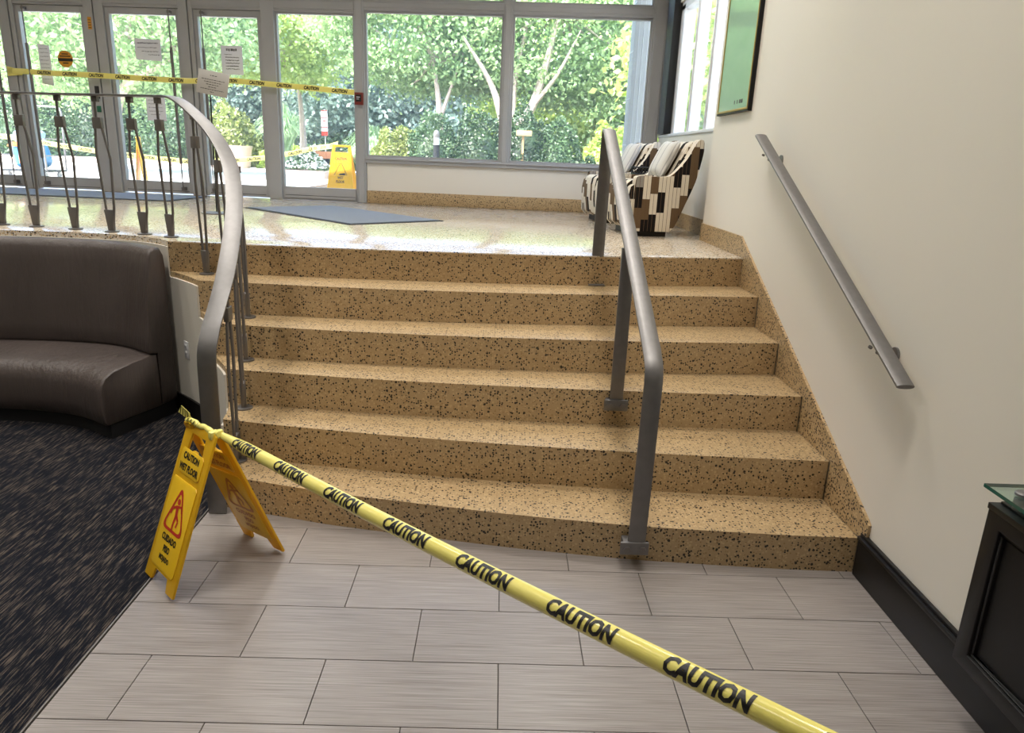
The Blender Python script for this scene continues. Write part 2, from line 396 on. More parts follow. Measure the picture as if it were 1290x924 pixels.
# ------------------------------------------------------------------ staircase
st = thing('staircase', 'wide tan terrazzo staircase of curved steps with black specks', 'stairs', (0, .5, 0), kind='structure')
for i in range(1, 6):
    a, b = FC[i], FC[i + 1]
    i0 = min(range(len(SC)), key=lambda q: (SC[q] - a[0]).length); i1 = min(range(len(SC)), key=lambda q: (SC[q] - b[0]).length)
    poly = [(p.x, p.y) for p in a] + [(p.x, p.y - (.007 if i == 5 else 0)) for p in reversed(b)] + [(p.x, p.y) for p in reversed(SC[i0 + 1:i1])]
    obj('step', MB().prism(poly, (0, 0, .0005), (1, 0, 0), (0, 1, 0), (0, 0, ZS[i] - .0005)), M['terrazzo'], st, bevel=.009, seg=3)
# wall skirting of the stairs
sk = [(-.252, .172), (-.305, .172), (-.305, .262), (-.285, .277), (1.848, 1.275), (2.868, 1.275), (2.868, ZL + .001), (1.757, ZL + .001)]
sk2 = []
for i in range(6, 0, -1):
    y = FC[i][-1].y; sk2 += [(y, ZS[i] + .001)]
    if i > 1: sk2 += [(y - .012, ZS[i] + .001), (y - .012, ZS[i - 1] + .001)]
sk = [(-.257, .172), (-.305, .172), (-.305, .262), (-.285, .277), (1.848, 1.275), (2.868, 1.275), (2.868, ZL + .001)] + sk2[1:-1] + [(-.247, .173)]
obj('skirting', MB().prism(sk, (1.5855, 0, 0), (0, 1, 0), (0, 0, 1), (.0142, 0, 0)), M['terrazzo'], st)

# curved painted wall below the landing and the treads
wl_ = MB()
for i in range(len(SC) - 1):
    a, b = SC[i], SC[i + 1]; m = (a + b) / 2
    ny = Vector((b.y - a.y, a.x - b.x, 0)).normalized(); ny = -ny if ny.y > 0 or (abs(ny.y) < .2 and ny.x > 0 and a.y < 1.2 and a.x > -2.2) else ny
    k = next((q for q in range(1, 6) if m.y < FC[q + 1][0].y), 6) if m.x > -2.16 else 6
    zt = (ZS[k] - .035) if k > 0 else .1
    if a.x <= -5.2: ny = Vector((1, 0, 0))
    wl_.add([a + Vector((0, 0, 0)), b, b + ny * .012, a + ny * .012] + [p + Vector((0, 0, zt)) for p in (a, b, b + ny * .012, a + ny * .012)],
            [(0, 1, 2, 3), (4, 5, 6, 7), (0, 1, 5, 4), (1, 2, 6, 5), (2, 3, 7, 6), (3, 0, 4, 7)])
struct(obj('wall_stair_side', wl_, M['wall']), 'beige curved wall under the landing edge')
bs = MB()
for i in range(len(SC) - 1):
    a, b = SC[i], SC[i + 1]
    if a.y < .60 and a.x > -2: continue
    if a.x < -2.30: break
    ny = Vector((-(b.y - a.y), b.x - a.x, 0)).normalized()
    ny = ny if ny.x < 0 else -ny
    vs = []
    for z in (.004, .125):
        vs += [p + ny * d + Vector((0, 0, z)) for p, d in ((a, .0125), (b, .0125), (b, .026), (a, .026))]
    bs.add(vs, [(0, 1, 2, 3), (4, 5, 6, 7), (0, 1, 5, 4), (1, 2, 6, 5), (2, 3, 7, 6), (3, 0, 4, 7)])
struct(obj('baseboard_stair_side', bs, M['black_wood']), 'black baseboard along the curved stair wall')

# ------------------------------------------------------------------ setting: walls, ceiling
struct(obj('wall_right', MB().box(XR, 1.75, -7.5, 2.87, 0, ZC), M['wall']), 'plain beige wall beside the stairs')
aw = MB().box(1.70, 1.85, 2.871, fy(1.8) - .03, ZG - .1, 2.0).box(1.70, 1.85, 2.871, fy(1.8) - .03, 3.30, ZC).box(1.70, 1.85, 2.871, 3.0, 2.0, 3.30)
struct(obj('wall_right_alcove', aw, M['wall']), 'recessed beige wall behind the patterned armchairs')
struct(obj('wall_back', MB().box(-8, 1.75, -7.65, -7.5, -.12, ZC), M['wall']))
struct(obj('wall_left', MB().box(-8.15, -8, -7.5, fy(-8), -.12, ZC), M['wall']))
struct(obj('ceiling', MB().box(-8.15, 1.9, -7.65, 6.35, ZC, ZC + .2), M['ceiling']))
bb = MB().box(1.578, 1.5995, -7.4, -.262, .001, .175).box(1.570, 1.5995, -7.4, -.262, .175, .192).box(1.582, 1.5995, -7.4, -.262, .192, .207)
struct(obj('baseboard_right', bb, M['black_wood'], bevel=.003), 'black moulded baseboard at the foot of the beige wall')
struct(obj('baseboard_alcove', MB().prism([(2.89, ZL + .001), (2.89, 1.275), (5.40, 1.275), (5.40, ZL + .001)], (1.685, 0, 0), (0, 1, 0), (0, 0, 1), (.0145, 0, 0)), M['terrazzo']), 'speckled terrazzo base of the alcove wall')
# dwarf wall under the big window, terrazzo base, end walls of the facade
x0, x1 = -1.65 * FK, 1.64 * FK
struct(obj('wall_window', MB().box(x0, x1 + .08, -.03, .12, ZG - .2, 1.60), M['wall'], M=FM), 'beige low wall under the large window')
struct(obj('baseboard_window', MB().box(x0, x1 - .12, -.052, -.031, ZL + .001, 1.283), M['terrazzo'], M=FM, bevel=.002), 'speckled terrazzo base under the large window')
struct(obj('wall_facade_left', MB().box(-8.2, -6.98, -.05, .15, ZG - .2, ZC), M['wall'], M=FM))

# facade members
n_trim = [3]
def trim(mb, mat=None, label=None, bevel=.003):
    o = struct(obj('trim_%d' % n_trim[0], mb, mat or M['alu'], M=FM, bevel=bevel, seg=1), label); n_trim[0] += 1; return o
POST = {'Z': (-6.98, -6.86), 'A': (-5.89, -5.74), 'B': (-4.90, -4.66), 'C': (-3.78, -3.62), 'D': (-2.83, -2.68), 'E': (-1.765, -1.655), 'F': (-.09, .01), 'G': (1.53, 1.69)}
for k, (a, b) in POST.items():
    a *= FK; b *= FK; mb = MB()
    if k == 'B': mb.box(a, (a + b) / 2 - .008, -.055, .07, ZL, ZC).box((a + b) / 2 + .008, b, -.055, .07, ZL, ZC).box((a + b) / 2 - .008, (a + b) / 2 + .008, -.02, .05, ZL, ZC)
    elif k in 'AC': mb.box(a, b - .06, -.055, .07, ZL, ZC).box(b - .06, b - .048, -.02, .05, ZL, ZC).box(b - .048, b, -.05, .06, ZL, ZC)
    elif k in 'EFG': mb.box(a, b, -.05, .07, 1.60 if k != 'E' else ZL, ZC).box(a + .02, b - .02, -.062, -.05, 1.60 if k != 'E' else ZL, ZC)
    else: mb.box(a, b, -.055, .07, ZL, ZC)
    trim(mb, None, 'grey aluminium facade post')
order = list(POST)
for a, b in zip(order[:-1], order[1:]):
    xa, xb = POST[a][1] * FK, POST[b][0] * FK
    zz = (3.20, 3.34) if a in 'ZABCD' else (3.235, 3.345)
    trim(MB().box(xa, xb, -.045, .06, *zz).box(xa, xb, -.055, -.045, zz[0] + .03, zz[1] - .03), None, 'grey aluminium transom bar')
    trim(MB().box(xa, xb, -.045, .06, 4.22, ZC), None, 'grey aluminium head rail')
trim(MB().box(-1.655 * FK, 1.60 * FK, -.06, .07, 1.601, 1.668).box(-1.655 * FK, 1.60 * FK, -.075, -.06, 1.64, 1.655), None, 'grey aluminium sill of the large window')
# glass and doors
nwin = [1]
def pane(par, x0, x1, z0, z1, y=0.01):
    obj('pane', MB().box(x0, x1, y, y + .006, z0, z1), M['glass'], par, M=FM)
def window(x0, x1, z0, z1, gx=.022):
    c = FM @ Vector(((x0 + x1) / 2, 0, z0))
    w = struct(thing('window_%d' % nwin[0], None, None, c)); nwin[0] += 1
    obj('frame', MB().box(x0, x0 + gx, -.02, .035, z0, z1).box(x1 - gx, x1, -.02, .035, z0, z1).box(x0 + gx, x1 - gx, -.02, .035, z0, z0 + gx).box(x0 + gx, x1 - gx, -.02, .035, z1 - gx, z1), M['alu'], w, M=FM)
    pane(w, x0 + gx, x1 - gx, z0 + gx, z1 - gx); return w
for a, b in zip(order[:-1], order[1:]):
    xa, xb = POST[a][1] * FK, POST[b][0] * FK
    window(xa, xb, 3.34 if a in 'ZABCD' else 3.345, 4.22)
for a, b in (('E', 'F'), ('F', 'G')): window(POST[a][1] * FK, POST[b][0] * FK, 1.668, 3.235)
def door(n, a, b, rod, knob=None):
    xa, xb = POST[a][1] * FK + .004, POST[b][0] * FK - .004
    d = struct(thing('door_%d' % n, None, None, FM @ Vector(((xa + xb) / 2, 0, ZL))))
    for x in (xa, xb - .045): obj('stile', MB().box(x, x + .045, -.03, .03, ZL + .012, 3.195), M['alu'], d, M=FM, bevel=.002, seg=1)
    obj('bottom_rail', MB().box(xa + .045, xb - .045, -.03, .03, ZL + .012, 1.285), M['alu'], d, M=FM, bevel=.002, seg=1)
    obj('kick_line', MB().box(xa + .05, xb - .05, -.0312, -.030, 1.176, 1.181), M['black'], d, M=FM)
    obj('top_rail', MB().box(xa + .045, xb - .045, -.03, .03, 3.125, 3.195), M['alu'], d, M=FM, bevel=.002, seg=1)
    pane(d, xa + .045, xb - .045, 1.285, 3.125)
    for x in rod:
        x *= FK
        r = obj('push_bar', MB().tube([(x, -.085, 1.50), (x, -.085, 2.78)], .017, 10), M['dark_steel'], d, M=FM, smooth=True)
        obj('rod', MB().tube([(x, -.085, 1.20), (x, -.085, 3.18)], .007, 8), M['dark_steel'], r, M=FM, smooth=True)
        obj('latch', MB().box(x - .02, x + .02, -.09, -.031, 1.19, 1.23), M['dark_steel'], r, M=FM)
        obj('latch', MB().box(x - .015, x + .015, -.09, -.031, 3.14, 3.17), M['dark_steel'], r, M=FM)
    return d
door(1, 'Z', 'A', [-5.99])
door(2, 'A', 'B', [-5.60])
door(3, 'B', 'C', [-3.88])
door(4, 'C', 'D', [-3.50])
xa, xb = POST['D'][1] * FK, POST['E'][0] * FK
w = window(xa, xb, ZL, 3.20); obj('bottom_rail', MB().box(xa + .022, xb - .022, -.03, .032, ZL + .022, 1.29), M['alu'], w, M=FM, bevel=.002, seg=1)
obj('kick_line', MB().box(xa + .03, xb - .03, -.0312, -.0302, 1.19, 1.195), M['black'], w, M=FM)
# side window in the alcove wall: white frames, black corner column
w = struct(thing('window_%d' % nwin[0], 'white framed side window above the armchairs', None, (1.75, 4.0, 2.0)))
Y0, Y1 = 3.0, fy(1.8) - .03
fr = MB().box(1.72, 1.83, Y0, Y0 + .14, 2.03, 3.27).box(1.72, 1.83, 4.80, 4.95, 2.03, 3.27).box(1.72, 1.83, Y0, 4.95, 3.22, 3.30)
obj('frame', fr, M['white'], w, bevel=.004)
for y in (3.62, 4.24): obj('mullion', MB().box(1.725, 1.82, y - .05, y + .05, 2.03, 3.22).box(1.717, 1.725, y - .012, y + .012, 2.03, 3.22), M['white'], w, bevel=.003)
obj('sill', MB().box(1.69, 1.84, Y0 + .001, Y1 - .001, 2.001, 2.03), M['white'], w, bevel=.003)
for y0, y1 in ((3.14, 3.57), (3.67, 4.19), (4.29, 4.80)): obj('pane', MB().box(1.77, 1.776, y0, y1, 2.03, 3.22), M['glass'], w)
struct(obj('trim_%d' % n_trim[0], MB().box(1.64, 1.85, 4.951, 5.24, 2.032, ZC - .01), M['black'], bevel=.006), 'black column in the corner between the windows'); n_trim[0] += 1
struct(obj('trim_%d' % n_trim[0], MB().box(1.68, 1.85, 5.241, Y1 - .003, 2.032, ZC - .01), M['alu'], bevel=.004), 'grey corner post beside the black column'); n_trim[0] += 1

# ------------------------------------------------------------------ unseen ceiling panels added to light the interior
for ix, x in enumerate((-5.2, -2.2, .55)):
    for iy, y in enumerate((-2.6, -.7, 1.5, 3.7)):
        t = thing('fill_light', 'square white ceiling panel added out of view as fill light', 'light', (x, y, ZC - .03), group='added fill lights')
        obj('frame', MB().box(x - .32, x + .32, y - .32, y - .29, ZC - .03, ZC - .001).box(x - .32, x + .32, y + .29, y + .32, ZC - .03, ZC - .001).box(x - .32, x - .29, y - .29, y + .29, ZC - .03, ZC - .001).box(x + .29, x + .32, y - .29, y + .29, ZC - .03, ZC - .001), M['white'], t)
        obj('diffuser', MB().box(x - .289, x + .289, y - .289, y + .289, ZC - .02, ZC - .012), M['fill_panel'], t)
        a = bpy.data.lights.new('fill_lamp', 'AREA'); a.energy = FILL_W * (.36 if iy == 0 else 1); a.color = (1, .955, .88); a.size = .58; a.shape = 'SQUARE'; a.spread = math.radians(125)  # dimmer first row added to brighten the right wall
        ao = bpy.data.objects.new('fill_lamp', a); COL.objects.link(ao); ao.parent = t; ao.location = (0, 0, .006)

# ------------------------------------------------------------------ left railing
def lens(wd, th, n=6, edge=.2):
    up_ = [(-wd / 2 + wd * i / n, th * (.5 - edge) * (1 - (2 * i / n - 1) ** 2) ** .5 + th * edge) for i in range(n + 1)]
    return up_ + [(a, -b) for a, b in reversed(up_)]
def plan_sides(pts):
    out = []
    last = Vector((1, 0, 0))
    for i, p in enumerate(pts):
        t = pts[min(i + 1, len(pts) - 1)] - pts[max(i - 1, 0)]; t.z = 0
        if t.length > 1e-3:
            t.normalize(); last = Vector((t.y, -t.x, 0)) if False else Vector((-t.y, t.x, 0))
        out.append(last.copy())
    return out
RL = [(-5.42, -.5, 2.01), (-5.38, .2, 2.01), (-5.08, .98, 2.01), (-4.55, 1.58, 2.01), (-4.05, 1.93, 2.01), (-3.54, 2.068, 2.01), (-3.28, 2.03, 2.012), (-2.98, 1.974, 2.012), (-2.69, 1.894, 2.012), (-2.44, 1.83, 2.012), (-2.22, 1.735, 2.01), (-2.06, 1.615, 1.995),
      (-1.90, 1.475, 1.915), (-1.72, 1.31, 1.785), (-1.575, 1.12, 1.63), (-1.47, .866, 1.455), (-1.405, .612, 1.285), (-1.365, .375, 1.115), (-1.37, .19, .925)]
rail = catmull(RL, 6)
bend = [Vector((-1.372, .155, .875)), Vector((-1.374, .132, .838)), Vector((-1.375, .122, .80)), Vector((-1.376, .118, .75)), Vector((-1.378, .118, .5)), Vector((-1.382, .118, .004))]
railing = thing('stair_railing', 'long grey metal railing with paired rods curving down the stairs by the sofa', 'railing', (-1.38, .118, 0))
pts = rail + bend
obj('handrail', MB().sweep(lens(.086, .016, 6, .3), pts, plan_sides(rail) + [Vector((1, .02, 0))] * len(bend)), M['steel'], railing, smooth=True)
def rail_z(x, y):
    return min(rail, key=lambda p: (p.x - x) ** 2 + (p.y - y) ** 2)
FEET = [(-5.42, -.4, 6), (-5.40, -.05, 6), (-5.32, .30, 6), (-5.18, .62, 6), (-5.02, .98, 6), (-4.78, 1.28, 6), (-4.45, 1.55, 6), (-4.1, 1.90, 6), (-3.82, 2.00, 6), (-3.54, 2.068, 6), (-3.28, 2.03, 6), (-2.98, 1.974, 6), (-2.69, 1.894, 6), (-2.44, 1.83, 6), (-2.22, 1.735, 6), (-1.90, 1.475, 5), (-1.72, 1.335, 5), (-1.535, 1.135, 4), (-1.465, .866, 3), (-1.40, .612, 2), (-1.362, .375, 1)]
for x, y, k in FEET:
    p = rail_z(x, y); zb = ZS[k]; zt = p.z - .007
    i = min(range(len(rail)), key=lambda q: (rail[q] - p).length); t = (rail[min(i + 1, len(rail) - 1)] - rail[max(i - 1, 0)]); t.z = 0; t.normalize()
    H = zt - zb; c = Vector((x, y, 0))
    def P(a, z): return c + t * a + Vector((0, 0, z))
    k2 = 1 if k == 6 else .8
    m = MB()
    m.tube([P(-.012, zt - .03), P(-.014, zt - .06), P(-.014, zt - .155)], .0085, 8)
    m.tube([P(-.026, zt - .15), P(-.044, zt - H * .40), P(-.016, zb + .13), P(-.008, zb + .03)], .0085, 8)
    m.tube([P(.012, zt - .15), P(.062 * k2, zt - H * .45), P(.046 * k2, zb + .16), P(.022, zb + .02)], .0085, 8)
    b = obj('baluster', m, M['dark_steel'], railing, smooth=True)
    q = t.cross(Vector((0, 0, 1)))
    obj('top_block', MB().obox(P(-.005, zt - .018), t * .02, q * .014, Vector((0, 0, .018))), M['dark_steel'], b, bevel=.003)
    obj('clamp', MB().obox(P(-.006, zt - .165), t * .034, q * .013, Vector((0, 0, .035))), M['dark_steel'], b, bevel=.003)
    obj('bracket', MB().prism([(-.012, .008), (.028, .008), (.042, .15), (-.03, .15)], c + Vector((0, 0, zb)) - q * .012, t, (0, 0, 1), q * .024), M['dark_steel'], b, bevel=.003)
    obj('foot_plate', MB().lathe([(.045, zb + .0005), (.045, zb + .008), (.03, zb + .011)], (c.x + t.x * .008, c.y + t.y * .008, 0), 16), M['steel'], b)

# ------------------------------------------------------------------ centre handrail
XC = .60
cr = thing('stair_handrail', 'satin grey flat metal handrail standing in the middle of the stairs', 'handrail', (XC, -.26, .06))
path = [Vector((XC - .012, 1.60, .953)), Vector((XC - .008, 1.60, 1.5)), Vector((XC - .004, 1.60, 1.84)), Vector((XC - .003, 1.597, 1.885)), Vector((XC - .003, 1.58, 1.912)), Vector((XC - .003, 1.545, 1.908))]
a, b = Vector((XC - .003, 1.50, 1.885)), Vector((XC + .003, -.17, .985))
path += [a + (b - a) * (i / 10) for i in range(11)]
path += [Vector((XC + .004, -.225, .945)), Vector((XC + .004, -.252, .915)), Vector((XC + .004, -.264, .87)), Vector((XC + .003, -.266, .8)), Vector((XC, -.268, .4)), Vector((XC - .003, -.270, .125))]
obj('handrail', MB().sweep(lens(.076, .026), path, [Vector((1, 0, 0))] * len(path)), M['steel'], cr, smooth=True)
def rail_at(y): return a.z + (b.z - a.z) * (a.y - y) / (a.y - b.y)
yp = .48
obj('post', MB().obox((XC - .012, yp, (.50 + rail_at(yp) - .01) / 2), (.034, 0, 0), (0, .010, 0), (0, 0, (rail_at(yp) - .01 - .50) / 2)), M['steel'], cr, bevel=.004)
for y, z, f in ((-.270, .115, -.236), (.48, .515, .534)):
    yf = f if f > 0 else -.202
    g = obj('bracket', MB().box(XC - .075, XC + .05, y - .018, y - .004, z - .038, z + .022).box(XC - .06, XC + .035, y - .004, yf - .001, z - .03, z + .012), M['steel'], cr, bevel=.003)
    for dx in (-.045, .022): obj('bolt', MB().add([(XC + dx + .017 * math.cos(q), yy, z - .012 + .017 * math.sin(q)) for yy in (y - .026, y - .018) for q in (2 * math.pi * k / 6 for k in range(6))], [(0, 1, 2, 3, 4, 5), (6, 7, 8, 9, 10, 11)] + [(k, (k + 1) % 6, (k + 1) % 6 + 6, k + 6) for k in range(6)]), M['dark_steel'], g)
obj('foot_plate', MB().box(XC - .065, XC + .042, 1.555, 1.645, ZS[5] + .0005, ZS[5] + .012), M['steel'], cr, bevel=.003)

# ------------------------------------------------------------------ wall handrail
wr = thing('wall_handrail', 'flat grey metal handrail fixed to the beige wall with two brackets', 'handrail', (1.52, -.45, .95))
a_, b_ = Vector((1.525, 1.53, 1.915)), Vector((1.525, -.47, .945))
obj('handrail', MB().sweep(lens(.068, .022), [a_, a_ + (b_ - a_) * .5, b_], [Vector((1, 0, 0))] * 3), M['steel'], wr, smooth=True)
dr = (b_ - a_).normalized(); nr = Vector((0, -dr.z, dr.y)); nr = nr if nr.z > 0 else -nr
for k in (.10, .885):
    p = a_ + (b_ - a_) * k - nr * .012
    q = obj('bracket', MB().tube([p, p - nr * .035 + Vector((.004, 0, 0)), p - nr * .05 + Vector((.03, 0, .0)), Vector((XR - .006, p.y, p.z - .035))], .008, 8), M['steel'], wr, smooth=True)
    obj('flange', MB().add([(xx, p.y + .032 * math.cos(g), p.z - .035 + .032 * math.sin(g)) for xx in (XR - .008, XR - .0005) for g in (2 * math.pi * j / 20 for j in range(20))], [tuple(range(20)), tuple(range(20, 40))] + [(j, (j + 1) % 20, (j + 1) % 20 + 20, j + 20) for j in range(20)]), M['steel'], q)
    obj('stub', MB().tube([p - nr * .004 + Vector((-.034, 0, 0)), p - nr * .012 + Vector((-.036, 0, 0))], .009, 8), M['dark_steel'], q)

# ------------------------------------------------------------------ sofa
BK = [(-2.165, 1.515), (-2.40, 1.685), (-2.65, 1.755), (-2.90, 1.77), (-3.15, 1.765), (-3.40, 1.725), (-3.85, 1.55), (-4.28, 1.26), (-4.66, .92), (-4.98, .55)]
FR = [(-2.365, .95), (-2.61, 1.10), (-2.89, 1.17), (-3.15, 1.19), (-3.40, 1.175), (-3.62, 1.12), (-3.93, .97), (-4.20, .77), (-4.42, .54), (-4.6, .32)]
bk, frn = catmull([Vector((*p, 0)) for p in BK], 6), catmull([Vector((*p, 0)) for p in FR], 6)
sofa = thing('banquette_sofa', 'curved dark brown leather banquette sofa against the low wall', 'sofa', (-3.2, 1.4, .003))
def sect(prof, jit=0, lo=0, hi=None, endr=0):
    rings = []
    N = len(bk)
    for i, (B, Fp) in enumerate(zip(bk, frn)):
        d = (B - Fp).normalized(); L = (B - Fp).length; k = L / .62
        rings.append([Fp + d * (q * (k if q > .05 else 1)) + Vector((0, 0, z)) for q, z in prof])
    # rounded right end
    if endr:
        e = rings[0]; c = sum(e, Vector()) / len(e); out = (bk[0] - bk[1]).normalized()
        r1 = [c + (p - c) * .985 + out * endr * .7 for p in e]; r2 = [c + (p - c) * .95 + out * endr for p in e]
        rings = [r2, r1] + rings
    return MB().loops(rings)
obj('plinth', sect([(.05, .003), (.05, .095), (.59, .095), (.59, .003)]), M['black'], sofa)
obj('seat', sect([(.02, .096), (.0, .12), (-.012, .20), (-.008, .31), (.005, .355), (.035, .392), (.10, .418), (.25, .437), (.40, .447), (.455, .44), (.46, .30), (.46, .096)], endr=.02), M['leather'], sofa, smooth=True)
obj('backrest', sect([(.465, .096), (.462, .44), (.405, .45), (.392, .475), (.398, .56), (.42, .78), (.45, .98), (.463, 1.06), (.483, 1.097), (.52, 1.112), (.565, 1.104), (.59, 1.06), (.598, .98), (.60, .50), (.60, .096)], endr=.02), M['leather'], sofa, smooth=True)

# ------------------------------------------------------------------ power outlet on the curved wall
n_ = Vector((-.735, -.678, 0)); t_ = Vector((.678, -.735, 0)); oc = Vector((-2.02, 1.41, .455)) 
i = min(range(len(SC)), key=lambda q: (SC[q] - Vector((oc.x, oc.y, 0))).length); oc = Vector((SC[i].x, SC[i].y, .455)) + n_ * .0135
ol = thing('power_outlet', 'white power outlet plate on the curved wall', 'outlet', oc)
obj('plate', MB().obox(oc, t_ * .035, n_ * .003, Vector((0, 0, .058))), M['white'], ol, bevel=.002)
for dz in (-.025, .022):
    s_ = obj('socket', MB().obox(oc + Vector((0, 0, dz)) + n_ * .004, t_ * .017, n_ * .002, Vector((0, 0, .015))), M['white'], ol, bevel=.002)
    for dt in (-.006, .006): obj('slot', MB().obox(oc + Vector((0, 0, dz)) + n_ * .0062 + t_ * dt, t_ * .0015, n_ * .0003, Vector((0, 0, .005))), M['ink'], s_)

# ------------------------------------------------------------------ shallow black cabinet with glass shelf on the right wall
dk = thing('wall_cabinet', 'shallow black panelled wall cabinet with a glass shelf on chrome standoffs', 'cabinet', (1.53, -2.1, .228))
XF, YF, YE, Z0, Z1 = 1.47, -1.108, -3.12, .228, .762
obj('body', MB().box(XF + .035, 1.5993, YE, YF, Z0, Z1), M['black_wood'], dk, bevel=.002)
def frame_panel(y0, y1):
    h0, h1, w0, w1 = y0 + .06, y1 - .06, Z0 + .05, Z1 - .045
    p = obj('panel', MB().prism([(y0, Z0), (y1, Z0), (y1, Z1), (y0, Z1)], (XF, 0, 0), (0, 1, 0), (0, 0, 1), (.0345, 0, 0), holes=[[(h0, w0), (h1, w0), (h1, w1), (h0, w1)]]), M['black_wood'], dk, bevel=.003)
    m = MB()
    for a0, a1, b0, b1 in ((h0, h1, w0, w0 + .012), (h0, h1, w1 - .012, w1), (h0, h0 + .012, w0 + .012, w1 - .012), (h1 - .012, h1, w0 + .012, w1 - .012)): m.box(XF + .010, XF + .0345, a0, a1, b0, b1)
    obj('moulding', m, M['black_wood'], p, bevel=.004); obj('inset', MB().box(XF + .022, XF + .0345, h0 + .012, h1 - .012, w0 + .012, w1 - .012), M['black_wood'], p)
for k in range(3): frame_panel(YF - .67 * (k + 1) + .001, YF - .67 * k)
obj('cap', MB().box(XF - .003, 1.5993, YE, YF + .003, Z1 + .0005, Z1 + .020).box(XF + .028, 1.5993, YE, YF - .006, Z1 + .0205, Z1 + .028), M['black_wood'], dk, bevel=.002)
ZG2 = .826
for y in (-1.17, -1.95, -2.65):
    so = obj('standoff', MB().lathe([(.020, Z1 + .0285), (.020, ZG2 - .001)], (1.515, y, 0), 20), M['steel'], dk, smooth=True)
    obj('cap_disc', MB().lathe([(.022, ZG2 + .0115), (.022, ZG2 + .018), (.016, ZG2 + .022)], (1.515, y, 0), 20), M['steel'], so, smooth=True)
g = obj('glass_shelf', MB().box(1.452, 1.598, YE, -1.094, ZG2, ZG2 + .011), M['desk_glass'], dk)
obj('glass_edge', MB().box(1.450, 1.4515, YE, -1.094, ZG2, ZG2 + .011).box(1.450, 1.598, -1.0935, -1.092, ZG2, ZG2 + .011), M['glass_edge'], g)

# ------------------------------------------------------------------ wet floor signs
def mark(name, uvs, fs, o, u, v, nrm, mat, par, lift=.0012):
    o, u, v, nrm = map(Vector, (o, u, v, nrm))
    obj(name, MB().add([o + u * a + v * b + nrm * lift for a, b in uvs], fs), mat, par)
def flat_text(par, s, h, at, o, u, v, nrm, mat, squeeze=1., bold=.02, lift=.0012):
    vs, fs = text2d(s, h, bold); mark('lettering', [(a * squeeze + at[0], b + at[1]) for a, b in vs], fs, o, u, v, nrm, mat, par, lift)
def ring(poly, wd):
    c = sum((Vector((*p, 0)) for p in poly), Vector()) / len(poly); k = 1 - wd
    return [(c.x + (p[0] - c.x) * k, c.y + (p[1] - c.y) * k) for p in poly]
def round_tri(cx, cy, s, r=.22):
    P = [Vector((cx, cy + s * .58, 0)), Vector((cx - s * .5, cy - s * .42, 0)), Vector((cx + s * .5, cy - s * .42, 0))]; out = []
    for i in range(3):
        a, b, c = P[i - 1], P[i], P[(i + 1) % 3]; d0, d1 = (a - b).normalized() * s * r, (c - b).normalized() * s * r
        for k in range(5): t = k / 4; q = (b + d0) * (1 - t) ** 2 + b * 2 * t * (1 - t) + (b + d1) * t * t; out.append((q.x, q.y))
    return out
def figure_marks():
    """falling person: head disc and thick strokes"""
    vs, fs = [], []
    def disc(x, y, r):
        b = len(vs); vs.extend((x + r * math.cos(2 * math.pi * k / 12), y + r * math.sin(2 * math.pi * k / 12)) for k in range(12)); fs.append(tuple(range(b, b + 12)))
    def stroke(p, q, w0, w1):
        p, q = Vector((*p, 0)), Vector((*q, 0)); t = (q - p).normalized(); n = Vector((-t.y, t.x, 0)); b = len(vs)
        for z in (p + n * w0, q + n * w1, q - n * w1, p - n * w0): vs.append((z.x, z.y))
        fs.append((b, b + 1, b + 2, b + 3))
    disc(.0, .30, .075)
    stroke((-.02, .21), (.03, -.05), .06, .055); stroke((-.03, .18), (-.2, .10), .03, .025); stroke((-.2, .10), (-.25, -.05), .025, .02)
    stroke((.02, .19), (.17, .22), .03, .025); stroke((.17, .22), (.22, .10), .025, .02)
    stroke((.02, -.02), (-.03, -.24), .045, .035); stroke((-.03, -.24), (-.02, -.42), .035, .025); stroke((.04, -.02), (.16, -.12), .045, .035); stroke((.16, -.12), (.12, -.27), .035, .025)
    return vs, fs
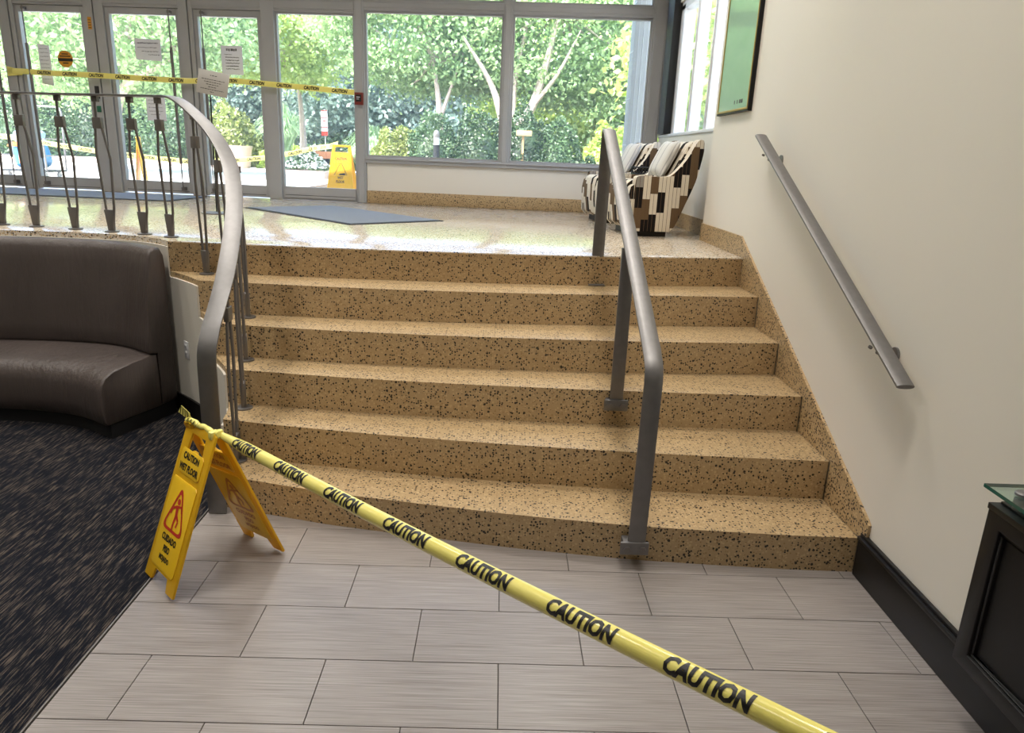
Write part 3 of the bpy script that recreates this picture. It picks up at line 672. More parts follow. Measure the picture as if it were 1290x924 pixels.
def sign_panel(par, base, u, v, nrm, L, wb, wt, style, inner):
    base, u, v, nrm = map(Vector, (base, u, v, nrm)); h, t = wb / 2, wt / 2
    th = .012
    notch = [(h, 0), (h * .52, 0), (h * .42, .05), (-h * .42, .05), (-h * .52, 0), (-h, 0)]
    outer = [(-t, L - .012), (-t + .012, L), (t - .012, L), (t, L - .012)] + notch
    hole = [(-.072, L - .115), (-.062, L - .045), (.062, L - .045), (.072, L - .115), (.022, L - .115), (.014, L - .105), (-.014, L - .105), (-.022, L - .115)]
    if style == 'b': hole = [(-t + .03, L - .10), (-t + .04, L - .028), (t - .04, L - .028), (t - .03, L - .10)]
    p = obj('panel', MB().prism(outer, base - nrm * th, u, v, nrm * th, holes=[hole]), M['yellow'], par, bevel=.003, seg=2)
    face = base if not inner else base - nrm * th
    uu, nn = (u, nrm) if not inner else (-u, -nrm)
    if style == 'a':
        def plate(u0, u1, v0, v1):
            r = .012; q = [(u0 + r, v0), (u1 - r, v0), (u1, v0 + r), (u1, v1 - r), (u1 - r, v1), (u0 + r, v1), (u0, v1 - r), (u0, v0 + r)]
            obj('raised_field', MB().prism(q, face + nn * .0003, uu, v, nn * .004), M['yellow_edge'], p, bevel=.002)
        plate(-.100, .100, .458, .560); plate(-.112, .112, .062, .436)
        ink, red = (M['ink'], M['red']) if not inner else (M['ghost'], M['ghost'])
        o2 = face + nn * .0045
        flat_text(p, 'CAUTION', .030, (0, .533), o2, uu, v, nn, ink, .85, .045); flat_text(p, 'WET FLOOR', .030, (0, .486), o2, uu, v, nn, ink, .80, .045)
        tri = round_tri(0, .305, .20); tin = ring(tri, .19); n = len(tri)
        vs = tri + tin; fs = [(i, (i + 1) % n, (i + 1) % n + n, i + n) for i in range(n)]
        mark('triangle', vs, fs, o2, uu, v, nn, red, p)
        vs, fs = figure_marks(); mark('falling_figure', [(a * .19, b * .175 + .297) for a, b in vs], fs, o2, uu, v, nn, red, p)
        for s_, z in (('CUIDADO', .192), ('PISO', .150), ('MOJADO', .108)): flat_text(p, s_, .029, (0, z), o2, uu, v, nn, ink, .8, .045)
    elif not inner:
        flat_text(p, 'CAUTION', .040, (0, L - .19), face, uu, v, nn, M['red'], .72, .03)
        tri = round_tri(0, L - .345, .17, .06); vs, fs = [], []
        for i in range(9):                      # hatched triangle mark
            y0 = L - .41 + i * .018; wv = .085 * (1 - i / 9.5)
            for a0 in (-1, 1):
                b0 = len(vs); vs += [(a0 * wv - .008, y0), (a0 * wv + .008, y0), (a0 * wv + .008, y0 + .010), (a0 * wv - .008, y0 + .010)]; fs.append((b0, b0 + 1, b0 + 2, b0 + 3))
        b0 = len(vs); vs += [(-.03, L - .415), (.075, L - .415), (.06, L - .385), (-.01, L - .395)]; fs.append((b0, b0 + 1, b0 + 2, b0 + 3))
        mark('slip_symbol', vs, fs, face, uu, v, nn, M['ink'], p)
        flat_text(p, 'WET', .038, (0, L - .45), face, uu, v, nn, M['ink'], .75, .03); flat_text(p, 'FLOOR', .038, (0, L - .505), face, uu, v, nn, M['ink'], .75, .03)
    return p
def a_sign(label, O, ang, spread, H, wb, wt, style, group=None, tw=0.):
    """u runs along the hinge; the front panel faces -s"""
    u = Vector((math.cos(ang), math.sin(ang), 0)); s_ = Vector((-u.y, u.x, 0)); O = Vector(O)
    t = thing('wet_floor_sign', label, 'sign', O, group=group)
    L = math.hypot(H, spread / 2)
    for sg in (-1, 1):
        v = (Vector((0, 0, H)) - s_ * sg * spread / 2).normalized(); uu = Matrix.Rotation(tw * sg, 3, v) @ (u if sg < 0 else -u)
        nrm = uu.cross(v)
        base = O + s_ * sg * spread / 2 + Vector((0, 0, .007))
        if style == 'a' and sg > 0: sign_panel(t, base, uu, v, nrm, L - .008, wb, wt, style, True)
        else: sign_panel(t, base, uu, v, nrm, L - .008, wb, wt, style, False)
    top = O + Vector((0, 0, H - .02))
    for d in (-.085, .085): obj('hinge', MB().obox(top + u * d, u * .016, s_ * .012, Vector((0, 0, .010))), M['yellow'], t, bevel=.004)
    return t
SO = Vector((-1.2265, -.33, .004)); SA = math.radians(-40.5)
a_sign('yellow folding wet floor sign with red falling figure beside the carpet', SO, SA, .485, .632, .288, .268, 'a', tw=math.radians(5))

# ------------------------------------------------------------------ caution tapes
PITCH_T = .318
def tape(name, label, pts, wvec, width, sag, first, step=PITCH_T, th=.046, taper=None, group=None, letters=True, squeeze=.74, knots=(), ARC=1.15, shift=0.):
    pts = [Vector(p) for p in pts]; n = 7
    acc = [0]
    for a, b in zip(pts[:-1], pts[1:]): acc.append(acc[-1] + (b - a).length)
    tot = acc[-1]
    def frame(sv):
        sv = min(max(sv, 0), tot); i = max(k for k in range(len(pts) - 1) if acc[k] <= sv + 1e-9)
        f = (sv - acc[i]) / max(acc[i + 1] - acc[i], 1e-9); p = pts[i].lerp(pts[i + 1], f)
        t = (pts[min(i + 2, len(pts) - 1)] - pts[max(i - 1, 0)]).normalized()
        w = Vector(wvec); w = (w - t * w.dot(t)).normalized(); nn = t.cross(w)
        if nn.dot(CAM - p) < 0: nn = -nn
        return p, w, nn
    def sp(sv, q, lift=0.):                       # q across -1..1
        p, w, nn = frame(sv); wd = width / 2 * (taper(sv) if taper else 1.)
        return p + w * wd * math.sin(q * ARC) / math.sin(ARC) + nn * (sag * (math.cos(q * ARC) - math.cos(ARC)) / (1 - math.cos(ARC)) * (wd / (width / 2)) + lift)
    N = max(8, int(tot / .03)); rings = []
    for i in range(N + 1):
        s_ = tot * i / N
        rings.append([sp(s_, -1 + 2 * k / n) for k in range(n + 1)] + [sp(s_, -1 + 2 * k / n, -.0006) for k in range(n, -1, -1)])
    t = thing(name, label, 'tape', pts[0], group=group)
    obj('strip', MB().loops(rings), M['tape'], t, smooth=True)
    if letters:
        vs, fs = text2d('CAUTION', th, .05, .25, 12)
        s_ = first
        while s_ < tot - .1:
            obj('lettering', MB().add([sp(s_ + a * squeeze, b / (width / 2 * ARC / math.sin(ARC)) + shift, .0009) for a, b in vs], fs), M['ink'], t)
            s_ += step
    for kp in knots: kp(t)
    return t
ta = Vector((-1.169, -.352, .622)); tb = Vector((.586, -2.04, .747)); dv = tb - ta
tp = [ta + dv * (i / 20) - Vector((0, 0, .012 * math.sin(math.pi * i / 20))) for i in range(21)] + [ta + dv * 1.1, ta + dv * 1.25, ta + dv * 1.4, ta + dv * 1.48, Vector((1.462, -2.925, .8405))]
def knot(t):
    u = Vector((math.cos(SA), math.sin(SA), 0)); top = SO + Vector((0, 0, .625))
    path_ = [top + u * d + Vector((0, 0, .004 + .004 * math.sin(d * 60))) for d in np.linspace(-.125, .13, 16)]
    obj('knot', MB().tube(path_, [.012 + .002 * math.sin(k * 1.9) for k in range(16)], 10), M['tape'], t, smooth=True)
    for d in (-.10, -.075, -.05, -.02): obj('lettering', MB().obox(top + u * d + Vector((-.0095, -.011, .0105)), (u * .004 + Vector((0, 0, .003))), Vector((.006, .007, .009)) * .9, Vector((-.0003, -.0004, .0004))), M['ink'], t)
    obj('band', MB().obox(top + u * .105, u * .013, Vector((.019, .02, 0)), Vector((0, 0, .017))), M['tape'], t, bevel=.006)
    # loose printed tail
    a = top + u * -.10 + Vector((0, 0, .02)); e = a + Vector((-.045, .02, .02)); vs = [a + Vector((0, 0, -.02)), a + Vector((.0, 0, .016)), e + Vector((.004, 0, .022)), e + Vector((-.01, 0, -.008))]
    obj('tail', MB().add(vs + [p + Vector((.001, .001, 0)) for p in vs], [(0, 1, 2, 3), (4, 5, 6, 7), (0, 1, 5, 4), (1, 2, 6, 5), (2, 3, 7, 6), (3, 0, 4, 7)]), M['tape'], t)
    for q in range(4): 
        f = .15 + .22 * q; b0 = vs[0].lerp(vs[3], f); b1 = vs[1].lerp(vs[2], f + .1); d = (vs[3] - vs[0]) * .06; up_ = Vector((-.0012, -.0012, .0))
        obj('lettering', MB().add([b0 + up_, b0 + d + up_, b1 + d + up_, b1 + up_], [(0, 1, 2, 3)]), M['ink'], t)
wv = Vector((.12, .30, 1.)) 
tape('caution_tape', 'wide yellow caution tape stretched from the folding wet floor sign across the tiles', tp, wv, .050, .023, .285, taper=lambda s_: min(1, .42 + s_ / .45), knots=(knot,), ARC=1.48, shift=.27)
# tape across the doors
dt = [(-5.83, 2.475), (-5.3, 2.458), (-4.78, 2.452), (-4.2, 2.435), (-3.7, 2.425), (-3.15, 2.445), (-2.72, 2.42), (-2.2, 2.392), (-1.77, 2.368)]
dp = [FM @ Vector((x * FK, -.125 if x > -5.7 and x < -1.9 else -.075, z)) for x, z in dt]
def dknot(t):
    for k in range(3):
        a = FM @ Vector((-5.90 * FK, -.064, 2.44 + .03 * k)); b = FM @ Vector((-5.72 * FK, -.064, 2.455 + .02 * k - .03 * (k == 2)))
        obj('wrap', MB().obox((a + b) / 2, (b - a) / 2, Vector((0, -.004, 0)), Vector((0, 0, .024))), M['tape'], t)
tape('caution_tape', 'thin yellow caution tape stretched across the glass doors', dp, (0, 0, 1), .060, .004, .42, th=.042, knots=(dknot,))

# ------------------------------------------------------------------ things on the doors and by them
def sheet(name, label, cat, x0, x1, z0, z1, mat, rows, ink, head=None, skew=0., y=-.006, group=None):
    k = FK; x0 *= k; x1 *= k
    c = FM @ Vector(((x0 + x1) / 2, y, z0)); t = thing(name, label, cat, c, group=group)
    q = [(x0, z0 + skew), (x1, z0), (x1, z1 - skew), (x0, z1)]
    obj('sheet', MB().add([(a, yy, b) for yy in (y, y - .002) for a, b in q], [(0, 1, 2, 3), (4, 5, 6, 7), (0, 1, 5, 4), (1, 2, 6, 5), (2, 3, 7, 6), (3, 0, 4, 7)]), mat, t, M=FM)
    W_, H_ = x1 - x0, z1 - z0
    for (zc, a0, a1, th) in rows:
        m = MB(); x = a0
        while x < a1:
            d = rnd.uniform(.02, .06); xx = min(x + d, a1); zz = z0 + H_ * zc + rnd.uniform(-.002, .002) - skew * .5
            m.add([(x0 + W_ * x, y - .0027, zz - th / 2), (x0 + W_ * xx, y - .0027, zz - th / 2 + rnd.uniform(-.003, .003)), (x0 + W_ * xx, y - .0027, zz + th / 2), (x0 + W_ * x, y - .0027, zz + th / 2)], [(0, 1, 2, 3)]); x = xx + rnd.uniform(.008, .03)
        obj('writing', m, ink, t, M=FM)
    return t
GY = .009
sheet('paper_notice', 'white handwritten paper notice taped above the caution tape on the door glass', 'notice', -4.36, -4.05, 2.64, 2.88, M['paper'], [(.82, .1, .9, .012), (.62, .1, .85, .008), (.45, .25, .9, .008), (.3, .5, .92, .008)], M['pencil'], skew=.012, y=GY)
sheet('paper_notice', 'white lined paper notice on the door glass behind the railing', 'notice', -4.29, -4.06, 1.98, 2.25, M['paper'], [(.85, .1, .8, .006), (.70, .1, .85, .006), (.55, .1, .85, .006), (.4, .12, .85, .006), (.26, .2, .7, .006)], M['pencil'], y=GY)
sheet('paper_notice', 'white printed notice with bold heading on the door glass beside the stand', 'notice', -3.34, -3.09, 2.52, 2.83, M['paper'], [(.86, .25, .75, .026), (.70, .15, .5, .006), (.6, .2, .85, .010), (.5, .2, .85, .010), (.4, .2, .85, .010), (.3, .2, .8, .010), (.2, .2, .85, .008)], M['ink'], y=GY)
sheet('paper_notice', 'tall pale paper notice beside the round orange sticker', 'notice', -5.54, -5.40, 2.33, 2.79, M['paper'], [(.9 - .09 * i, .1, .85, .006) for i in range(9)], M['pencil'], skew=.02, y=GY)
t = thing('door_sticker', 'round orange sticker with a black band on the door glass', 'sticker', FM @ Vector((-5.22 * FK, GY, 2.53)))
disc = lambda r, n=28: [(r * math.cos(2 * math.pi * k / n), r * math.sin(2 * math.pi * k / n)) for k in range(n)]
so_ = (-5.22 * FK, GY, 2.63)
obj('disc', MB().prism(disc(.092), so_, (1, 0, 0), (0, 0, 1), (0, -.0015, 0)), M['orange'], t, M=FM)
obj('band', MB().box(so_[0] - .09, so_[0] + .09, GY - .0024, GY - .0018, 2.605, 2.638), M['ink'], t, M=FM)
for zc, w_ in ((2.685, .04), (2.66, .065), (2.585, .035)): obj('writing', MB().box(so_[0] - w_, so_[0] + w_, GY - .0024, GY - .0018, zc - .006, zc + .006), M['ink'], t, M=FM)
t = thing('card_reader', 'small dark red and black card reader on the facade post', 'card reader', FM @ Vector((-1.715 * FK, -.07, 2.235)))
obj('housing', MB().box(-1.765 * FK, -1.665 * FK, -.095, -.0625, 2.235, 2.37), M['red_reader'], t, M=FM, bevel=.006)
obj('faceplate', MB().box(-1.748 * FK, -1.685 * FK, -.098, -.0955, 2.27, 2.345), M['ink'], t, M=FM)
obj('lettering', MB().box(-1.74 * FK, -1.70 * FK, -.0988, -.0982, 2.315, 2.322).box(-1.74 * FK, -1.71 * FK, -.0988, -.0982, 2.295, 2.301), M['paper'], t, M=FM)
t = thing('exit_button', 'small green and black lock plate on the wide door post', 'door lock', FM @ Vector((-4.83 * FK, -.06, 2.05)))
obj('plate', MB().box(-4.86 * FK, -4.81 * FK, -.066, -.0555, 2.20, 2.34), M['ink'], t, M=FM, bevel=.003)
obj('button', MB().box(-4.86 * FK, -4.81 * FK, -.066, -.0555, 2.05, 2.12), plain('dark_green_plastic', (.01, .11, .06), .4), t, M=FM, bevel=.003)
t = thing('warning_label', 'tiny yellow warning label high on the wide door post', 'label', FM @ Vector((-4.83 * FK, -.056, 2.95)))
obj('label_sheet', MB().box(-4.855 * FK, -4.81 * FK, -.0570, -.0555, 2.95, 3.08), M['orange'], t, M=FM)
for i in range(4): obj('writing', MB().box(-4.85 * FK, -4.815 * FK, -.0577, -.0572, 2.965 + .027 * i, 2.972 + .027 * i), M['ink'], t, M=FM)

# notice on a stand
t = thing('notice_stand', 'grey notice card on a thin black pole with round base', 'sign stand', (-2.62, 3.58, ZL))
obj('base', MB().lathe([(.13, ZL + .001), (.13, ZL + .008), (.10, ZL + .014), (.014, ZL + .018)], (-2.62, 3.58, 0), 28), M['steel'], t, smooth=True)
obj('pole', MB().tube([(-2.62, 3.58, ZL + .015), (-2.60, 3.58, 2.17)], .007, 8), M['black'], t, smooth=True)
cq = Vector((-2.565, 3.565, 2.24)); uu = Vector((.985, -.05, -.16)).normalized(); vv = Vector((.10, .10, .98)).normalized(); vv = (vv - uu * vv.dot(uu)).normalized(); nn = uu.cross(vv)
cp = obj('card', MB().obox(cq, uu * .135, vv * .098, nn * .003), M['card'], t, bevel=.001)
m = MB()
for zc, w_ in ((.06, .03), (.025, .10), (.005, .075), (-.015, .055), (-.035, .035), (-.055, .10), (-.075, .015)):
    x = -w_
    while x < w_:
        d = min(rnd.uniform(.008, .022), w_ - x + .002); m.obox(cq + uu * (x + d / 2) + vv * zc + nn * .0034, uu * d / 2, vv * .0028, nn * .0002); x += d + .006
obj('writing', m, M['ink'], cp)
# hook of the folded barrier beside the stand
# ------------------------------------------------------------------ mats on the landing
mt = thing('door_mat', 'blue grey ribbed floor mat lying askew on the landing', 'mat', (-1.55, 4.0, ZL))
A = Vector((-1.30, 2.98, 0)); B = Vector((-.58, 3.68, 0)); e1 = (B - A); e2 = Vector((-1.32, 1.33, 0))
def slab(mb, A, e1, e2, z0, z1):
    q = [A, A + e1, A + e1 + e2, A + e2]
    return mb.add([p + Vector((0, 0, z)) for z in (z0, z1) for p in q], [(0, 1, 2, 3), (4, 5, 6, 7), (0, 1, 5, 4), (1, 2, 6, 5), (2, 3, 7, 6), (3, 0, 4, 7)])
n1, n2 = e1.normalized(), e2.normalized()
obj('border', slab(MB(), A, e1, e2, ZL + .001, ZL + .006), M['black'], mt, bevel=.002)
obj('pile', slab(MB(), A + n1 * .03 + n2 * .03, e1 - n1 * .06, e2 - n2 * .06, ZL + .0062, ZL + .010), M['mat'], mt)
mt = thing('door_mat', 'long blue grey floor mat lying along the glass doors', 'mat', (-5, 5.3, ZL))
A, e1, e2 = Vector((-6.7, 4.95, 0)), Vector((3.12, -.20, 0)), Vector((.08, .92, 0))
obj('border', slab(MB(), A, e1, e2, ZL + .001, ZL + .006), M['black'], mt, bevel=.002)
obj('pile', slab(MB(), A + Vector((.04, .04, 0)), e1 * .975, e2 * .92, ZL + .0062, ZL + .010), M['mat'], mt)

# ------------------------------------------------------------------ armchairs, pillows, side table
def make_chair(loc, rz, label):
    t = thing('armchair', label, 'armchair', loc, rz, 'block patterned armchairs')
    Wd = .62; h = Wd / 2
    prof = catmull([Vector((x, z, 0)) for x, z in [(.03, .045), (.005, .10), (-.008, .28), (-.002, .45), (.012, .482), (.05, .488), (.15, .486), (.25, .488), (.30, .503), (.36, .562), (.42, .638), (.465, .725), (.495, .775), (.52, .788), (.545, .772), (.552, .70), (.535, .59), (.505, .45), (.43, .255), (.365, .095), (.32, .045)]], 3)
    prof = [(p.x, p.y) for p in prof]
    for y0 in (-h, h - .085): obj('arm', MB().prism(prof, (0, y0, 0), (1, 0, 0), (0, 0, 1), (0, .085, 0)), M['fabric'], t, local=True, bevel=.012, seg=3)
    bp = [(.30, .40), (.335, .50), (.44, .715), (.465, .755), (.50, .777), (.53, .768), (.54, .70), (.525, .59), (.495, .45), (.42, .255), (.36, .11), (.30, .09)]
    obj('back', MB().prism(bp, (0, -h + .0855, 0), (1, 0, 0), (0, 0, 1), (0, Wd - .171, 0)), M['fabric'], t, local=True, bevel=.012, seg=3)
    sp_ = [(.02, .05), (-.035, .09), (-.055, .22), (-.058, .36), (-.045, .425), (-.01, .452), (.10, .456), (.298, .44), (.298, .06)]
    obj('seat', MB().prism(sp_, (0, -h + .0855, 0), (1, 0, 0), (0, 0, 1), (0, Wd - .171, 0)), M['fabric'], t, local=True, bevel=.014, seg=3)
    fp = [(.0, .05), (-.045, .09), (-.055, .22), (-.055, .33), (-.04, .40), (-.012, .42), (-.0105, .05)]
    for y0 in (-h, h - .085): obj('front_roll', MB().prism(fp, (0, y0 + .001, 0), (1, 0, 0), (0, 0, 1), (0, .083, 0)), M['fabric'], t, local=True, bevel=.012, seg=3)
    obj('plinth', MB().box(.03, .31, -h + .05, h - .05, .001, .044), M['black_wood'], t, local=True)
    return t
CR = math.radians(8)
ch1 = make_chair((1.03 - .31 * math.sin(CR) + .005, 2.925 + .31 * math.cos(CR), ZL), CR, 'cream armchair with black and brown blocks standing close to the landing edge')
ch2 = copy_tree(ch1); ch2.location = (1.03 - .31 * math.sin(CR) - .10, 4.12 + .31 * math.cos(CR), ZL)
ch2['label'] = 'cream armchair with black and brown blocks standing under the corner column'
def pillow(ch, label):
    o = thing('throw_pillow', label, 'pillow', ch.location, CR, 'striped pillows')
    n = 14; vs = []; fs = []
    L_, Wp = .33, .34
    for sgn in (1, -1):
        for i in range(n + 1):
            for j in range(n + 1):
                a, b = -1 + 2 * i / n, -1 + 2 * j / n; th = .050 * ((1 - a ** 4) * (1 - b ** 4)) ** .55
                pin = 1 - .06 * (a * a) * (1 - b * b) - .06 * (b * b) * (1 - a * a)
                vs.append((sgn * th, b * Wp / 2 * (pin if abs(b) == 1 else 1), a * L_ / 2 * pin))
    N = (n + 1) ** 2
    for s_ in (0, N):
        for i in range(n):
            for j in range(n): q = s_ + i * (n + 1) + j; fs.append((q, q + 1, q + n + 2, q + n + 1))
    R = Matrix.Translation((.330, 0, .630)) @ Matrix.Rotation(math.radians(26), 4, 'Y')
    obj('cover', MB().add([R @ Vector(p) for p in vs], fs), M['pillow'], o, local=True, smooth=True)
    return o
pillow(ch1, 'grey striped pillow in the armchair close to the landing edge')
pillow(ch2, 'grey striped pillow in the armchair under the corner column')
tb_ = thing('side_table', 'dark round side table with pierced rim between the armchairs', 'side table', (1.345, 3.955, ZL))
cx, cy = 1.345, 3.955; zt = ZL + .475
obj('top', MB().lathe([(.17, zt), (.175, zt + .006), (.175, zt + .012)], (cx, cy, 0), 32), M['dark_steel'], tb_)
for z in (zt + .012, zt + .072): obj('rim_ring', MB().tube([(cx + .176 * math.cos(2 * math.pi * k / 40), cy + .176 * math.sin(2 * math.pi * k / 40), z) for k in range(41)], .006, 6), M['black_wood'], tb_, smooth=True)
lat = MB()
for k in range(36):
    for dk_ in (1, -1):
        q0, q1 = 2 * math.pi * k / 36, 2 * math.pi * (k + dk_) / 36
        lat.tube([(cx + .176 * math.cos(q0), cy + .176 * math.sin(q0), zt + .012), (cx + .176 * math.cos(q1), cy + .176 * math.sin(q1), zt + .072)], .0042, 4)
obj('lattice', lat, M['black_wood'], tb_)
obj('pedestal', MB().lathe([(.03, ZL + .02), (.022, ZL + .06), (.022, zt - .001)], (cx, cy, 0), 16), M['black_wood'], tb_, smooth=True)
obj('base', MB().lathe([(.15, ZL + .001), (.15, ZL + .012), (.03, ZL + .02)], (cx, cy, 0), 28), M['black_wood'], tb_, smooth=True)

# ------------------------------------------------------------------ framed picture on the right wall
pf = thing('framed_picture', 'large picture, glass reflection painted pale green, in a black and brass frame on the wall', 'picture', (1.585, 2.37, 2.09))
y0, y1, z0, z1 = 1.99, 2.72, 2.09, 3.15
def rect_ring(x, d, a, mat, nm):
    obj(nm, MB().prism([(y0 + a[0], z0 + a[0]), (y1 - a[0], z0 + a[0]), (y1 - a[0], z1 - a[0]), (y0 + a[0], z1 - a[0])], (x, 0, 0), (0, 1, 0), (0, 0, 1), (d, 0, 0), holes=[[(y0 + a[1], z0 + a[1]), (y1 - a[1], z0 + a[1]), (y1 - a[1], z1 - a[1]), (y0 + a[1], z1 - a[1])]]), mat, pf, bevel=.001)
rect_ring(1.572, .0275, (0, .012), M['black_wood'], 'frame'); rect_ring(1.568, .0275, (.0125, .026), M['gold'], 'brass_lip')
pr = obj('print', MB().box(1.574, 1.599, y0 + .0265, y1 - .0265, z0 + .0265, z1 - .0265), M['print'], pf)  # flat face coloured like the reflecting picture glass
for k, (a, w_) in enumerate(((.30, .018), (.36, .02), (.41, .03), (.45, .04))): obj('writing', MB().box(1.5732, 1.5738, y1 - a - .1 - w_, y1 - a - .1, z0 + .06, z0 + .085), M['ink'], pr)

# ------------------------------------------------------------------ outdoors: ground and hard landscape
struct(obj('ground', MB().box(-40, 30, 6.2, 60, ZG - .2, ZG).box(1.86, 30, -8, 6.2, ZG - .2, ZG), M['concrete']), 'sunlit pale concrete pavement outside')
struct(obj('ground_bed', MB().box(-40, -8.9, 19.6, 30, ZG + .001, ZG + .12).box(-3.2, 30, 9.0, 58, ZG + .001, ZG + .06), M['mulch']), 'dark mulch planting bed outside')
struct(obj('kerb', MB().box(-40, -8.8, 19.3, 19.59, ZG + .001, ZG + .16), M['pink_stone'], bevel=.02), 'pink stone kerb in front of the hedge')
p_ = obj('cladding_pier', MB().box(1.50, 1.84, 6.45, 6.75, ZG + .001, 4.6), M['pier'], bevel=.01)
struct(p_, 'blue grey cladding pier outside the window corner')
for k in range(5): obj('joint', MB().box(1.494, 1.4995, 6.45, 6.75, ZG + .55 * k + .3, ZG + .55 * k + .312).box(1.55 + .055 * k, 1.556 + .055 * k, 6.444, 6.4495, ZG, 4.6), M['alu'], p_)

# ------------------------------------------------------------------ outdoors: plants
def leaf_mesh(name, pts, size, mat, parent, up_bias=.3, aspect=.62):
    n = len(pts); d = rng.normal(size=(n, 3)); d[:, 2] += up_bias; d /= np.linalg.norm(d, axis=1)[:, None]
    a = rng.normal(size=(n, 3)); a -= d * (a * d).sum(1)[:, None]; a /= np.linalg.norm(a, axis=1)[:, None]; b = np.cross(d, a)
    s = (size * rng.uniform(.6, 1.3, n))[:, None]
    org = np.array(parent.location); p = pts - org
    V = np.stack([p - a * s, p + b * s * aspect - a * s * .1, p + a * s, p - b * s * aspect - a * s * .1], 1).reshape(-1, 3)
    me = bpy.data.meshes.new(name); me.vertices.add(4 * n); me.vertices.foreach_set('co', V.ravel().astype(np.float32))
    me.loops.add(4 * n); me.loops.foreach_set('vertex_index', np.arange(4 * n, dtype=np.int32)); me.polygons.add(n)
    me.polygons.foreach_set('loop_start', np.arange(0, 4 * n, 4, dtype=np.int32)); me.update(calc_edges=True); me.materials.append(mat)
    o = bpy.data.objects.new(name, me); COL.objects.link(o); o.parent = parent; return o
def crown_points(c, r, nclus, per, cr, shell=.55):
    c = np.array(c); r = np.array(r)
    d = rng.normal(size=(nclus, 3)); d /= np.linalg.norm(d, axis=1)[:, None]
    cl = c + d * r * (rng.uniform(shell, 1, nclus) ** .6)[:, None]
    p = np.repeat(cl, per, 0) + rng.normal(size=(nclus * per, 3)) * np.array([cr, cr, cr * .55]); return cl, p
def tree(label, base, limbs, c, r, nclus, per, cr, size, mat, group=None, shell=.55, trunk_r=.1, zmin=ZG + .5):
    t = thing('tree', label, 'tree', base, group=group)
    base = Vector(base); m = MB()
    for pts_, r0_ in limbs:
        q = catmull([Vector(p) for p in pts_], 5); m.tube(q, [r0_ * (1 - .75 * i / (len(q) - 1)) for i in range(len(q))], 7)
    cl, p = crown_points(c, r, nclus, per, cr, shell)
    hub = Vector(limbs[0][0][-1])
    for k in range(0, len(cl), max(1, len(cl) // 14)):
        q = Vector(cl[k]); mid = (hub + q) / 2 + Vector((0, 0, -.1)); m.tube([hub, mid, q], [trunk_r * .35, trunk_r * .2, .006], 5)
    obj('trunk', m, M['bark'], t, smooth=True)
    p = p[p[:, 2] > zmin]
    leaf_mesh('foliage', p, size, mat, t); return t
def bush(label, base, r, n, size, mat, name='shrub', cat='shrub', group=None, lump=.12):
    t = thing(name, label, cat, base, group=group)
    d = rng.normal(size=(n, 3)); d[:, 2] = np.abs(d[:, 2]) * 1.0 - .12; d /= np.linalg.norm(d, axis=1)[:, None]
    ph = rng.uniform(0, 6.28, 6)
    wob = 1 + lump * (np.sin(d[:, 0] * 5 + ph[0]) * np.cos(d[:, 1] * 6 + ph[1]) + .6 * np.sin(d[:, 2] * 9 + ph[2] + d[:, 0] * 7))
    p = np.array(base) + d * np.array(r) * (wob * rng.uniform(.8, 1.0, n) ** .5)[:, None]; p[:, 2] = np.maximum(p[:, 2], base[2] + .03)
    leaf_mesh('foliage', p, size, mat, t, .5)
    m = MB(); rings = []
    for i in range(6):
        q = i / 5 * math.pi / 2; rr = math.cos(q) * .8 + .01; rings.append([Vector(base) + Vector((r[0] * rr * math.cos(g), r[1] * rr * math.sin(g), .01 + r[2] * .8 * math.sin(q))) for g in (2 * math.pi * k / 14 for k in range(14))])
    obj('inner_growth', m.loops(rings), mat, t, smooth=True)
    return t
# maples close to the big window
tree('slender maple with one pale trunk behind the clipped bushes', (-1.45, 13.2, ZG), [([(-1.45, 13.2, ZG), (-1.44, 13.2, 2.0), (-1.48, 13.1, 2.9), (-1.6, 13.1, 3.6)], .11), ([(-1.46, 13.15, 2.4), (-1.2, 13.1, 3.1), (-.9, 13.0, 3.9)], .05)],
     (-1.9, 13.9, 4.5), (2.3, 1.6, 1.6), 240, 190, .30, .050, M['leaf_maple'])
tree('spreading maple with several pale limbs behind the clipped bushes', (.05, 12.9, ZG), [([(.05, 12.9, ZG), (.06, 12.9, 2.0), (.5, 12.9, 2.75), (.78, 12.8, 3.7), (1.0, 12.8, 4.7)], .15), ([(.02, 12.9, 1.9), (-.2, 12.8, 2.75), (-.45, 12.7, 3.3), (-.95, 12.5, 4.0)], .10), ([(.1, 12.95, 2.1), (.12, 13.0, 3.2), (.35, 13.0, 4.4)], .10), ([(.5, 12.9, 2.75), (1.0, 12.7, 3.4), (1.4, 12.5, 4.2)], .06)],
     (.9, 14.1, 4.6), (2.9, 1.7, 1.9), 320, 190, .32, .050, M['leaf_maple'])
